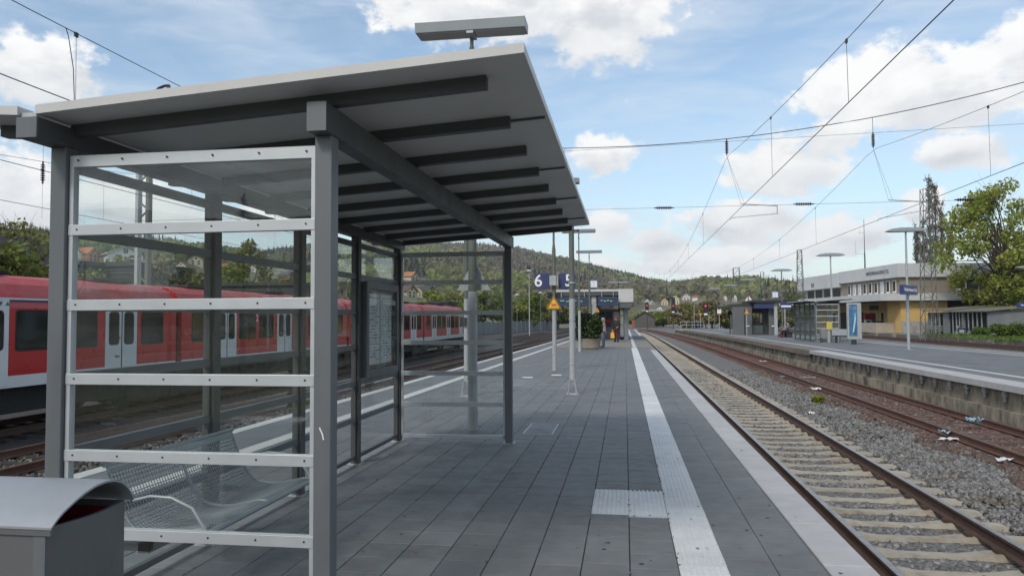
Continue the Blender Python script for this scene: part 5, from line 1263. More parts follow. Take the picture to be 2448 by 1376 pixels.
p_ = gy(1785, 750, KY-.6); warn_thing(p_.x, KY-.6, p_.z, 'yellow warning sign on a thin post in front of the grey kiosk', .5)
t = thing('sign_post', 'thin pale post holding the yellow sign at the grey kiosk', 'post', (p_.x, KY-.53, 0)); q = MB(); q.cyl((p_.x, KY-.53, .012), (p_.x, KY-.53, p_.z+.5), .04, n=8); part(q, 'pole', K['polew'], t); q = MB(); q.box(p_.x-.1, p_.x+.1, KY-.63, KY-.43, 0, .012); part(q, 'base_plate', K['galv'], t)
p_ = gy(1876, 738, 66.); name = thing('platform_sign', 'small blue sign hanging beside the grey kiosk', 'sign', (p_.x, 66., 0)); q = MB(); q.box(p_.x-.35, p_.x+.55, 65.95, 66.05, p_.z+.0, p_.z+.55); part(q, 'board', K['namesign'], name); q = MB(); q.box(p_.x-.3, p_.x+.5, 65.935, 65.949, p_.z+.15, p_.z+.30); part(q, 'white_band', K['white'], name); q = MB(); q.cyl((p_.x, 66., 0), (p_.x, 66., p_.z), .05, n=8); part(q, 'pole', K['polew'], name)
# posts and boards toward the platform end
def post_board(px, yb_, yt, label, nm='sign_post', cat='post', r=.045, m='polew'):
    b_ = gz(px, yb_, 0); tp = gy(px, yt, b_.y); t = thing(nm, label, cat, (b_.x, b_.y, 0)); q = MB(); q.cyl((b_.x, b_.y, .015), (b_.x, b_.y, tp.z), r, n=8); part(q, 'pole', K[m], t); q = MB(); q.box(b_.x-.12, b_.x+.12, b_.y-.12, b_.y+.12, 0, .015); part(q, 'base_plate', K['galv'], t)
    return t, b_, tp
t, b_, tp = post_board(1720, 789, 733, 'stop board with black H on white', 'stop_board', 'sign')
q = MB(); q.box(b_.x-.24, b_.x+.24, b_.y-.09, b_.y-.05, tp.z-.85, tp.z+.02); part(q, 'plate', K['white'], t); q = MB(); yy = b_.y-.092
for u in (-.11, .07): q.box(b_.x+u, b_.x+u+.05, yy-.004, yy, tp.z-.52, tp.z-.08)
q.box(b_.x-.06, b_.x+.07, yy-.004, yy, tp.z-.33, tp.z-.26); part(q, 'letter', K['black'], t); q = MB(); q.box(b_.x-.3, b_.x+.3, b_.y-.085, b_.y-.05, tp.z-1.0, tp.z-.88); part(q, 'orange_strip', K['redp'], t)
post_board(1695, 786, 752, 'short plain post left of the H stop board'); post_board(1660, 783, 728, 'tall plain post behind the platform end railing')
t, b_, tp = post_board(1745.5, 797, 735, 'dark post in front of the kiosk wall with a black triangular board', m='dark')
q = MB(); q.prism([(b_.x-.3, tp.z-.7), (b_.x+.3, tp.z-.7), (b_.x, tp.z-.1)], 'y', b_.y-.09, b_.y-.06); part(q, 'board', K['black'], t)
t, b_, tp = post_board(1675, 784, 752, 'post with small yellow triangle near the railing'); warn_thing(b_.x, b_.y-.06, tp.z-.1, 'small yellow triangle on the post near the railing', .55)
t = thing('railing', 'grey tube railing closing the far end of the opposite platform', 'railing', (9.5, 114, 0))
ra, rb = gz(1627, 785, 0), gz(1682, 784, 0); ra.y = rb.y = 114.5; ra.x = gy(1627, 785, 114.5).x; rb.x = gy(1683, 785, 114.5).x
for k_ in range(5): q = MB(); xx = ra.x+(rb.x-ra.x)*k_/4; q.cyl((xx, 114.5, 0), (xx, 114.5, 1.05), .04, n=6); part(q, 'post', K['galv'], t)
for z in (.55, 1.05): q = MB(); q.tube([(ra.x, 114.5, z), (rb.x, 114.5, z)], .035, 6); part(q, 'rail', K['galv'], t)
# light signals showing red
K['redlamp'] = mat('signal_red_lit', (1.0, .05, .06), .3, var=0, emit=.45)
for px, yt, yr, yb_, Y, lb in ((1546.5, 722, 730, 784, 190, 'black railway signal showing red beside the small timber hut'), (1609, 710, 731, 785, 175, 'black railway signal showing red beyond the opposite platform end'), (1686.5, 724, 731, 782, 130, 'black railway signal showing red behind the platform railing')):
    a, rr_, zb = gy(px, yt, Y), gy(px, yr, Y), gy(px, yb_, Y); t = thing('railway_signal', lb, 'signal', (a.x, Y, -1.2))
    q = MB(); q.cyl((a.x, Y, -1.2), (a.x, Y, rr_.z-1.5), .09, n=8); part(q, 'mast', K['dark'], t)
    q = MB(); q.box(a.x-.42, a.x+.42, Y-.1, Y+.15, rr_.z-1.6, a.z); part(q, 'screen', K['black'], t, .1)
    q = MB(); q.cyl((a.x, Y-.16, rr_.z), (a.x, Y-.10, rr_.z), .17, n=14); part(q, 'red_lamp', K['redlamp'], t); q = MB(); q.box(a.x-.3, a.x+.3, Y-.12, Y-.1, rr_.z-1.55, rr_.z-1.25); part(q, 'number_plate', K['white'], t)
# ================================================================== STATION BUILDING
K['bwhite'] = mat('fascia_white', (.53, .54, .54), .7, var=.08, scale=.6, col2=(.44, .44, .43), c2scale=.5, c2lo=.5, c2hi=.8, stretch=(1, 1, .3))
K['btan'] = mat('render_tan', (.24, .205, .16), .85, var=.08, scale=.5); K['byell'] = mat('render_yellow', (.60, .40, .15), .85, var=.08, scale=.7)
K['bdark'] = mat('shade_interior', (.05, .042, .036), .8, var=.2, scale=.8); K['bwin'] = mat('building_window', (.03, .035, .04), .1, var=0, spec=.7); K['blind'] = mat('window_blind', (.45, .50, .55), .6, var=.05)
K['bcream'] = mat('plinth_cream', (.38, .33, .26), .85, var=.15, scale=1.5); K['asphr'] = mat('roof_felt', (.10, .10, .10), .9)
sb = thing('station_building', 'long station building with white fascia, yellow ground floor and tan upper storey', 'building', (35.0, 102.0, -.4), R(7.16))
Z0 = 0.0
def B(nm, x0, x1, y0, y1, z0, z1, m, parent=None, bevel=0): q = MB(); q.box(x0, x1, y0, y1, z0, z1); return q.build(nm, m, parent or sb, False, bevel, local=True)
B('upper_wall', 0, 14, 0, 18, 4.9, 7.1, K['btan']); B('fascia', -.5, 14.4, -.4, 18, 7.1, 8.85, K['bwhite']); B('roof', .2, 14, .2, 34, 8.4, 8.7, K['asphr'])
B('fascia', -.6, 9, 18, 35.5, 6.6, 8.75, K['bwhite']); B('control_room_wall', .4, 8, 18.6, 34, 4.9, 6.6, K['polew'])
for k_ in range(4):
    w = B('window', .36, .40, 19.5+k_*3.6, 22.3+k_*3.6, 5.1, 6.5, K['bwin'])
B('chimney', 6, 9, 12, 14, 8.7, 9.4, K['asphr']); 
for k_ in range(9):
    y = 1.1+k_*1.72; f_ = B('window', -.05, .0, y, y+.85, 5.2, 6.75, K['white']); B('pane', -.07, -.051, y+.1, y+.75, 5.35, 6.68, K['blind'] if k_ in (2, 6, 7) else K['bwin'], f_); B('sill', -.14, -.05, y-.05, y+.9, 5.12, 5.2, K['white'], f_)
for k_ in range(2):
    x = 8.2+k_*3.3; f_ = B('window', x, x+1.7, -.05, 0, 5.2, 6.9, K['white']); B('pane', x+.12, x+1.58, -.07, -.051, 5.35, 6.78, K['bwin'], f_)
lettering('NIEDERNHAUSEN (TS)', .72, K['kdark'], sb, (-.51, 5.3, 7.95), rz=-90, sx=.92, extrude=.02); lettering('Nf', 1.15, K['kdark'], sb, (-.61, 28.2, 7.25), rz=-90, extrude=.02, bold=.004)
# ground floor with canopy to the tracks
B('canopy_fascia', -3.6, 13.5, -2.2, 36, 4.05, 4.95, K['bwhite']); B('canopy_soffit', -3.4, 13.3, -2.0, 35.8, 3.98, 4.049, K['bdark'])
B('ground_wall', 1.2, 14, 6, 35, 0, 3.98, K['byell']); B('end_wall', -.6, 5.2, -1.2, -.9, .0, 3.98, K['byell']); B('end_wall_return', -.6, -.3, -.9, 2.4, 0, 3.98, K['byell'])
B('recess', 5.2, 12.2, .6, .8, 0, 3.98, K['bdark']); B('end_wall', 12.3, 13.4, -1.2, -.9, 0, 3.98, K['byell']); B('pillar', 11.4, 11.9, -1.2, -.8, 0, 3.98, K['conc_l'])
B('plinth', -3.0, -.65, .5, 6.0, 0, 1.25, K['bcream']); B('garden_wall', -1.1, 1.7, -2.6, -2.3, 0, 1.45, K['conc_l']); B('cabinet', 1.9, 4.2, -2.8, -2.0, 0, 1.5, K['galv'])
for y in (6.6, 8.2): B('column', -2.9, -2.45, y, y+.45, 0, 3.98, K['kgrey'])
for y in (16, 22, 28): B('column', -3.0, -2.6, y, y+.4, 0, 3.98, K['kgrey'])
for k_ in range(9):
    y = 7.0+k_*2.4; f_ = B('window', 1.12, 1.2, y, y+1.0, 1.0, 2.7, K['white'] if k_ < 5 else K['kdark']); B('pane', 1.09, 1.119, y+.12, y+.88, 1.1, 2.6, K['bwin'], f_)
for y, z in ((4.0, 3.2), (10, 3.3)): B('hanging_sign', -2.2, -1.0, y, y+.12, z-.25, z+.35, K['dark'])
for y in (13.5, 19.0): B('dark_door', .95, 1.19, y, y+2.6, 0, 2.7, K['bdark'])
# dish and antenna
q = MB(); q.lathe([(.05, 0), (.35, .06), (.55, .17), (.53, .18), (.33, .08), (.04, .03)], 16, (0, 0, 0)); d_ = q.build('satellite_dish', K['white'], sb, True, 0, local=True); d_.location = (6.9, -.35, 5.45); d_.rotation_euler = (R(80), 0, R(20))
B('dish_arm', 6.86, 6.94, -.36, 0.0, 5.42, 5.5, K['galv'])
an = thing('antenna_mast', 'thin aerial mast on the station building roof', 'antenna', (36.5, 121, 8.2)); q = MB(); q.cyl((36.5, 121, 8.15), (36.5, 121, 11.5), .11, .09, 6); q.cyl((36.5, 121, 11.5), (36.5, 121, 16.6), .06, .03, 6); part(q, 'mast', K['dark'], an)
q = MB(); q.bar((36.5, 121, 11.3), (35.2, 121, 11.3), .04, .04); q.bar((35.2, 121, 11.3), (35.15, 121, 13.4), .04, .04); q.bar((36.5, 121, 14.5), (35.6, 121, 14.6), .04, .04); q.bar((35.8, 121, 14.3), (35.8, 121, 15.0), .03, .03); part(q, 'dipole', K['galv'], an)
# red topped ticket machines
for k_, (px, lb, mb_) in enumerate(((2077, 'red topped ticket machine with white front under the station canopy', 'white'), (2092, 'red topped ticket machine with teal front beside the station canopy column', 'teal'))):
    b_ = gz(px, 791.5, -.4); t = thing('ticket_machine', lb, 'ticket machine', (b_.x, b_.y, -.4)); q = MB(); q.box(b_.x-.42, b_.x+.42, b_.y, b_.y+.7, -.4, 1.25); part(q, 'cabinet', K[mb_], t, .03)
    q = MB(); q.prism([(b_.x-.46, 1.25), (b_.x+.46, 1.25), (b_.x+.46, 1.9), (b_.x+.3, 2.08), (b_.x-.46, 2.2)], 'y', b_.y-.05, b_.y+.75); part(q, 'hood', mat('machine_red', (.35, .02, .03), .5), t); q = MB(); q.box(b_.x-.2, b_.x+.2, b_.y-.02, b_.y-.001, .5, 1.1); part(q, 'screen', K['black'], t)
b_ = gz(2103, 792, -.4); t = thing('waste_container', 'black waste container under the station canopy', 'bin', (b_.x, b_.y, -.4)); q = MB(); q.box(b_.x-.35, b_.x+.35, b_.y, b_.y+.6, -.3, .95); part(q, 'body', K['black'], t, .04); q = MB(); q.box(b_.x-.37, b_.x+.37, b_.y-.03, b_.y+.62, .95, 1.02); part(q, 'lid', K['dark'], t)
for s_ in (-.28, .28): q = MB(); q.cyl((b_.x+s_, b_.y+.5, -.33), (b_.x+s_+.06, b_.y+.5, -.33), .07, n=8); part(q, 'wheel', K['dark'], t)
# sheds
K['shedw'] = mat('shed_grey', (.15, .16, .165), .8, var=.1, scale=1.0, col2=(.20, .21, .21), c2scale=.7); K['shedroof'] = mat('shed_roof', (.17, .16, .13), .9, var=.15, scale=1)
sd_ = thing('storage_shed', 'low grey sheet metal shed with tall dark openings and bicycle racks', 'shed', (36.2, 96.5, -.4), R(7.4))
def S(nm, x0, x1, y0, y1, z0, z1, m): q = MB(); q.box(x0, x1, y0, y1, z0, z1); return q.build(nm, m, sd_, False, 0, local=True)
# local y runs from the far end (0) toward the camera (-11.5)
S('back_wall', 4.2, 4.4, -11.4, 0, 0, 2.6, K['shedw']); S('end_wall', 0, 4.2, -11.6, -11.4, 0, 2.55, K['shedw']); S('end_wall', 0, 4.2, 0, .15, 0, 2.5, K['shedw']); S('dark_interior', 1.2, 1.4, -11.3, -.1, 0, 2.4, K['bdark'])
for y0, y1 in ((-4.4, -3.2), (-7.4, -6.9)): S('front_wall', -.05, .1, y0, y1, 0, 2.45, K['shedw'])
for y in (-.6, -1.5, -2.4, -5.1, -5.8, -6.4, -8.1, -8.9, -9.7, -10.5): S('mullion', -.02, .06, y-.06, y+.06, 0, 2.45, K['galv'])
for y, z1 in ((-.3, 1.0), (-1.9, 1.0)):
    for zz in (.35, .6, .85): S('rack_bar', -.12, -.04, y-1.2, y, zz, zz+.08, K['polew'])
q = MB(); q.prism([(-.5, 2.5), (4.7, 3.0), (4.7, 3.12), (-.5, 2.62)], 'y', -12.0, -4.0); q.build('roof', K['shedroof'], sd_, local=True)
q = MB(); q.prism([(-.5, 2.66), (4.7, 3.16), (4.7, 3.28), (-.5, 2.78)], 'y', -4.4, .5); q.build('roof', K['shedroof'], sd_, local=True)
# motorcycle
mp_ = gz(2302, 801, -.4); mt = thing('motorcycle', 'dark motorcycle parked in front of the grey shed', 'motorcycle', (mp_.x, mp_.y, -.4), R(35))
def Mm(q, nm, m, smooth=True): return q.build(nm, m, mt, smooth, 0, local=True)
for y in (-.68, .68):
    q = MB(); q.torus((0, y, .31), .27, .05, 'x', 20, 8); w_ = Mm(q, 'wheel', K['rubber']); q = MB(); q.torus((0, y, .31), .21, .02, 'x', 16, 6)
    for k_ in range(5): a_ = k_*1.2566; q.bar((0, y, .31), (0, y+.2*math.cos(a_), .31+.2*math.sin(a_)), .02, .03)
    q.build('rim', K['galv'], w_, True, 0, local=True)
q = MB(); q.tube([(0, .68, .31), (0, .50, .75), (0, .42, .98)], .03, 6); Mm(q, 'fork', K['galv']); q = MB(); q.tube([(-.34, .36, 1.02), (0, .44, .98), (.34, .36, 1.02)], .016, 6); Mm(q, 'handlebar', K['dark'])
q = MB(); q.ball((0, .14, .76), .2, 10, 6, (.75, 1.35, .7)); Mm(q, 'tank', mat('moto_blue', (.03, .04, .10), .3)); q = MB(); q.ball((0, -.38, .74), .2, 10, 6, (.7, 1.6, .4)); Mm(q, 'saddle', K['black'])
q = MB(); q.box(-.14, .14, -.2, .28, .28, .6); Mm(q, 'engine', K['galv'], False); q = MB(); q.ball((0, .56, .88), .11, 8, 6); Mm(q, 'headlight', K['polew']); q = MB(); q.tube([(0, .4, .7), (0, .05, .35), (0, -.68, .31), (0, -.5, .66), (0, .3, .7)], .025, 6); Mm(q, 'frame', K['dark'])
# masts on the right
lattice(29.5, 78.5, -.8, 14.2, 1.25, .75, 'tall lattice mast in front of the station building end wall', nb=14)
p_ = gy(1911, 597, 98.); lattice(p_.x, 98., -.6, p_.z, .95, .5, 'narrow lattice mast beside the control room end of the building', nb=14)
p_ = gy(1760, 640, 120.); lattice(p_.x, 120., -.8, p_.z, 1.1, .9, 'dark lattice mast beyond the grey kiosk', nb=8)
p_ = gy(1822, 650, 150.); lattice(p_.x, 150., -.8, p_.z, .9, .6, 'distant lattice mast between the winged lamps', nb=8)
p_ = gy(1168, 690, 150.); lattice(p_.x, 150., -1.2, p_.z, 1.9, .5, 'distant lattice mast behind the train end', nb=8)
p_ = gy(1166, 735, 130)
for px, yt, Y, lb in ((1265, 648, 120, 'tall thin yard lamp left of the blue 6 sign'), (1292, 700, 150, 'short thin yard lamp below the blue 6 sign'), (1236, 705, 140, 'thin yard lamp near the grey fence')):
    p_ = gy(px, yt, Y); t = thing('yard_lamp', lb, 'lamp post', (p_.x, Y, -1.2)); q = MB(); q.cyl((p_.x, Y, -1.2), (p_.x, Y, p_.z), .10, .06, 8); part(q, 'pole', K['poleg'] if Y > 130 else K['polew'], t); q = MB(); q.ball((p_.x, Y, p_.z+.05), .42, 10, 6, (1, 1, .35)); part(q, 'lamp_head', K['white'], t)
# ================================================================== TREES, HILLS, HOUSES
K['bark'] = mat('bark', (.065, .052, .042), .9, var=.25, scale=3)
K['bark_g'] = mat('grey_bark', (.11, .10, .09), .9, var=.25, scale=3)
K['lf_fresh'] = leafmat('fresh_leaf', (.22, .28, .045), .35, .35, (.22, .20, .04)); K['lf_mid'] = leafmat('mid_leaf', (.15, .20, .038), .4, .3, (.11, .12, .025)); K['lf_oliv'] = leafmat('olive_leaf', (.20, .19, .055), .4, .25, (.10, .115, .022))
K['lf_brown'] = leafmat('brown_bud', (.22, .165, .07), .4, .2, (.115, .105, .028)); K['lf_pale'] = leafmat('pale_yellow_leaf', (.24, .24, .055), .3, .35); K['lf_dark'] = leafmat('conifer_needle', (.018, .030, .014), .4, .05)
K['lf_big'] = leafmat('yellow_green_leaf', (.26, .33, .055), .35, .42, (.32, .31, .07)); K['lf_tint'] = leafmat('bud_tint', (.17, .145, .12), .35, .15)
def tree(loc, h, rx, rz, label, lm, seed, ncl=26, nleaf=2600, ls=.22, trunk=.22, base=.28, grp=None, name='tree', bark='bark', shell=.45, sparse=1.0, ry=None, twigs=0):
    g = random.Random(seed); x, y, z = loc; t = thing(name, label, 'tree', loc, 0, grp); ry = ry or rx
    cz = z+h-rz; cs_, rs2 = [], []
    for i in range(ncl):
        while True:
            u = Vector((g.uniform(-1, 1), g.uniform(-1, 1), g.uniform(-1, 1)))
            if .25 < u.length < 1: break
        wid = 1.0-.35*max(0, u.z)
        cs_.append((x+u.x*rx*.86*wid, y+u.y*ry*.86*wid, cz+u.z*rz*.88)); k_ = g.uniform(.20, .36)*sparse; rs2.append((k_*rx, k_*ry, k_*rz*.75))
    q = MB(); top = Vector((x+g.uniform(-.2, .2), y, z+h*.62)); mid = Vector((x+g.uniform(-.15, .15), y+g.uniform(-.15, .15), z+h*base))
    q.tube([(x, y, z-.3), mid, (mid+top)/2+Vector((g.uniform(-.3, .3), 0, 0)), top], [trunk*1.25, trunk*.85, trunk*.6, trunk*.25], 8)
    for c_ in cs_:
        f_ = g.uniform(.0, .8); st = mid.lerp(top, f_); e = Vector(c_); m1 = st.lerp(e, .5)+Vector((g.uniform(-.1, .1)*rx, g.uniform(-.1, .1)*rx, .08*rz))
        q.tube([st, m1, e], [trunk*.34*(1-.4*f_), trunk*.2, trunk*.06], 5)
        for k_ in range(twigs):
            d = Vector((g.uniform(-1, 1), g.uniform(-1, 1), g.uniform(-.3, 1)))*rx*.26; q.tube([m1.lerp(e, g.uniform(.4, 1)), e+d], [trunk*.05, trunk*.02], 3)
    part(q, 'trunk', K[bark], t)
    v, f = leaf_cloud(cs_, rs2, nleaf, ls, seed, .3, shell); np_part('crown', v, f, K[lm], t)
    return t
def conifer(loc, h, r, label, seed, grp=None, n=1500):
    g = np.random.default_rng(seed); x, y, z = loc; t = thing('spruce_tree', label, 'tree', loc, 0, grp)
    q = MB(); q.tube([(x, y, z-.3), (x, y, z+h)], [.035*h*.5, .01], 6); part(q, 'trunk', K['bark'], t)
    u = g.random(n)**.75; zz = z+h*(.06+.94*u); rad = r*(1-u)**.85*(.75+.25*np.sin(u*38))+.05
    a = g.uniform(0, 6.283, n); rr = rad*g.uniform(.45, 1.0, n); d = np.stack([np.cos(a), np.sin(a), np.full(n, -.35)], -1)
    p = np.stack([x+np.cos(a)*rr, y+np.sin(a)*rr, zz-rr*.3], -1); s = (.10+.16*(1-u))*h*.09*g.uniform(.7, 1.3, n)
    sd2 = np.stack([-np.sin(a), np.cos(a), g.normal(0, .2, n)], -1)
    v = np.stack([p-d*s[:, None], p+sd2*s[:, None]*.45, p+d*s[:, None]*1.2, p-sd2*s[:, None]*.45], 1).reshape(-1, 3)
    np_part('crown', v, np.arange(n*4).reshape(-1, 4), K['lf_dark'], t); return t
# big green tree by the sheds
tree((43.2, 93.0, -1.1), 19.2, 8.4, 9.2, 'big fresh green tree leaning over the grey shed', 'lf_big', 11, 95, 15500, .26, .34, .12, shell=.2, sparse=.56, twigs=6)
tree((54, 99, -1.1), 19.5, 5.5, 8.0, 'tall thinly leaved tree beside the big green tree', 'lf_oliv', 12, 34, 4200, .28, .3, .3, sparse=.8, twigs=4)
tree((50, 88, -1.1), 9.5, 4.0, 4.2, 'low bushy tree at the end of the grey shed', 'lf_mid', 13, 24, 4500, .26, .22, .2)
# bare poplar
pt_ = thing('poplar_tree', 'tall narrow poplar with bare grey branches behind the station', 'tree', (57.5, 150, -1)); g = random.Random(4); q = MB(); tips = []
for k_ in range(6):
    x0 = 57.5+(-2.9, -1.7, -.6, .4, 1.5, 2.8)[k_]; h_ = g.uniform(20, 27.5) if abs(x0-57.5) < 1.6 else g.uniform(17, 22); q.tube([(57.5+(x0-57.5)*.3, 150, -1), (x0, 150+g.uniform(-.6, .6), h_*.4), (x0+g.uniform(-.4, .4), 150, h_)], [.34, .20, .04], 6)
    for j in range(85):
        f_ = g.uniform(.16, .98); st = Vector((57.5+(x0-57.5)*min(1, .3+f_*1.6), 150, h_*f_)); a = g.uniform(0, 6.28); d = Vector((math.cos(a)*.55, math.sin(a)*.55, 1.7))*g.uniform(.8, 2.0)*(1.15-f_*.6); q.tube([st, st+d], [.07, .018], 3); tips.append((st+d*.6, .5))
        for _ in range(3): e = st+d*g.uniform(.4, 1); q.tube([e, e+Vector((g.uniform(-.35, .35), g.uniform(-.3, .3), g.uniform(.4, 1.0)))], [.035, .012], 3)
part(q, 'trunk', K['bark_g'], pt_); v, f = leaf_cloud([t_[0] for t_ in tips], [t_[1] for t_ in tips], 11000, .20, 8, .2, .1); np_part('crown', v, f, K['lf_tint'], pt_)
# trees behind the train: (px of trunk, top y, Y, radius, kind, label)
LT = [(48, 482, 30, 3.2, 'lf_oliv', 'thinly leaved tree with open crown left of the shelter corner post', .62, 1500, .12), (95, 568, 31, 3.4, 'lf_oliv', 'olive bushy tree low behind the train beside the corner post', .9, 2600, .16),
      (10, 585, 26, 3.2, 'lf_mid', 'mid green tree low over the train roof at the edge of view', 1.0, 3600, .2), (205, 628, 36, 2.3, 'lf_mid', 'green shrub tree in front of the dark boarded shed', 1.0, 2600, .17), (285, 598, 75, 3.3, 'lf_pale', 'pale yellow green flowering tree before the white gabled house', 1.0, 3400, .26),
      (395, 612, 44, 3.0, 'lf_brown', 'brown budding tree right of the double channel mast', .9, 2600, .2), (450, 622, 46, 3.2, 'lf_oliv', 'olive bushy tree behind the train roof gap', 1.0, 3000, .2), (340, 640, 43, 2.2, 'lf_oliv', 'small olive bush behind the double channel mast', 1.0, 1800, .18),
      (595, 556, 85, 3.6, 'lf_oliv', 'slim olive tree standing before the far hill through the glass', .75, 2400, .26), (560, 640, 60, 3.4, 'lf_mid', 'green bush left of the brick red house', 1.0, 3000, .24), (640, 650, 62, 4.2, 'lf_mid', 'broad green bush behind the flat dark shed', 1.0, 3600, .25), (700, 665, 70, 3.2, 'lf_oliv', 'olive bush right of the flat dark shed', 1.0, 2600, .25), (830, 672, 95, 4, 'lf_mid', 'green tree seen through the glass left of the timetable case', 1.0, 3000, .3),
      (1040, 694, 110, 4.5, 'lf_fresh', 'fresh green tree behind the last train car', 1.0, 3400, .34), (985, 716, 100, 3.5, 'lf_oliv', 'olive bush between the brown roofed house and the train', 1.0, 2600, .32), (1090, 700, 130, 5, 'lf_oliv', 'olive tree behind the post behind the shelter', 1.0, 3200, .36),
      (1160, 682, 150, 6, 'lf_mid', 'green tree behind the distant lattice mast', 1.0, 3800, .4), (1200, 700, 165, 6, 'lf_fresh', 'fresh green tree left of the yard lamps', 1.0, 3600, .42), (1245, 690, 175, 6.5, 'lf_mid', 'green tree behind the tall yard lamp', 1.0, 3800, .44), (1290, 706, 190, 6.5, 'lf_oliv', 'olive tree below the blue 6 sign', 1.0, 3600, .46), (1335, 712, 200, 6.5, 'lf_mid', 'green tree behind the 6 and 5 sign post', 1.0, 3600, .46), (1370, 722, 205, 5.5, 'lf_brown', 'brown budding tree left of the far canopy', 1.0, 2800, .46)]
for i, (px, yt, Y, rad, lm_, lb, sp_, nl, ls_) in enumerate(LT):
    p_ = gy(px, yt, Y); azd = math.degrees(math.atan2(p_.x, Y)); rr_ = math.hypot(p_.x, Y); zb = float(terr(azd, rr_)); h_ = max(4.0, p_.z-zb)
    tree((p_.x, Y, zb), h_, rad, min(h_*.44, rad*1.25), lb, lm_, 100+i, 22, nl, ls_, .16, .3, 'trees and bushes beyond the sidings', sparse=sp_, twigs=4 if sp_ < .8 else 1)
RT = [(1535, 738, 215, 5, 'lf_fresh', 'fresh green bush beside the timber hut'), (1585, 745, 225, 5.5, 'lf_mid', 'green bush behind the footbridge'), (1632, 724, 200, 6, 'lf_brown', 'brown budding tree above the platform railing'), (1668, 722, 190, 6.5, 'lf_oliv', 'olive tree behind the red signal at the railing'), (1702, 716, 185, 6.5, 'lf_brown', 'brown tree behind the H stop board'), (1740, 724, 180, 6.5, 'lf_oliv', 'olive brown tree left of the grey kiosk roof'), (1775, 728, 190, 6, 'lf_brown', 'brown tree over the grey kiosk side canopy'), (1835, 720, 210, 7, 'lf_oliv', 'olive tree over the grey kiosk roof'), (1890, 700, 220, 8, 'lf_mid', 'green tree left of the station building'), (1560, 752, 250, 5.5, 'lf_pale', 'pale bush below the far houses')]
for i, (px, yt, Y, rad, lm_, lb) in enumerate(RT):
    p_ = gy(px, yt, Y); azd = math.degrees(math.atan2(p_.x, Y)); rr_ = math.hypot(p_.x, Y); zb = float(terr(azd, rr_)); h_ = max(4.0, p_.z-zb)
    tree((p_.x, Y, zb), h_, rad, min(h_*.48, rad*1.3), lb, lm_, 300+i, 22, 3200, .46, .2, .25, 'trees beyond the platform ends')
# spruces behind the camera, seen as reflections in the shelter glass
for i, (x, y, h_, r_) in enumerate(((-25.5, -40, 11.5, 3.0), (-31.5, -41, 9.0, 2.4), (-20.5, -43, 10.6, 1.9), (-18.0, -41, 9.8, 1.8), (-15.8, -42, 10.8, 2.2))):
    conifer((x, y, -1.3), h_, r_, ('broad dark spruce behind the photographer mirrored in the pane', 'short dark spruce behind the photographer mirrored in the pane', 'slim dark spruce behind the photographer mirrored in the pane', 'thin pointed spruce behind the photographer mirrored in the pane', 'tall slim spruce at the end of the mirrored row')[i], 50+i, 'spruces mirrored in the shelter glass', 1100)
# bushes and weeds by the shed and along the house platform
K['weed'] = leafmat('weed_leaf', (.10, .16, .02), .35, .3)
for i, (px, yb_, rr_, lb) in enumerate(((2349, 803, .9, 'bright green shrub in front of the shed opening'), (2395, 806, 1.1, 'green bank of weeds at the shed end wall'), (2432, 806, 1.3, 'overgrown green shrub at the edge of the house platform'))):
    b_ = gz(px, yb_, -.4); cs_ = [(b_.x+random.uniform(-.6, .6)*rr_, b_.y+random.uniform(0, .8)*rr_, -.4+random.uniform(.3, .8)*rr_) for _ in range(9)]; v, f = leaf_cloud(cs_, [(.5*rr_, .5*rr_, .4*rr_)]*9, 1500, .14, 70+i, .3, .3)
    t = thing('shrub', lb, 'shrub', (b_.x, b_.y, -.4)); np_part('foliage', v, f, K['weed'], t); q = MB(); [q.tube([(b_.x, b_.y+.2, -.42), c_], [.03, .008], 4) for c_ in cs_]; part(q, 'stem', K['bark'], t)
gb = gz(2400, 812, -.4); v, f = leaf_cloud([(gb.x+1+i*.9, gb.y+j*2.2, -.38) for i in range(8) for j in range(9)], [(1.1, 1.6, .16)]*72, 9000, .12, 90, .2, .1)
o = bpy.data.objects.new('grass', np_mesh('grass', v, f, K['weed'])); COL.objects.link(o); tag(o, 'patch of rough grass beside the shed', 'grass', None, 'stuff')
wd = gz(1955, 965, -.96); v, f = leaf_cloud([(wd.x, wd.y, -.86), (wd.x+.06, wd.y, -.80), (wd.x-.08, wd.y+.04, -.84)], [.12, .10, .10], 170, .07, 91, .0, .2); t = thing('weed', 'small yellow green weed growing in the ballast between the tracks', 'plant', (wd.x, wd.y, -.97)); np_part('foliage', v, f, leafmat('weed_bright', (.20, .24, .02), .3, .3), t)
q = MB(); q.tube([(wd.x, wd.y, -.98), (wd.x, wd.y, -.82)], .008, 5); part(q, 'stem', K['weed'], t)

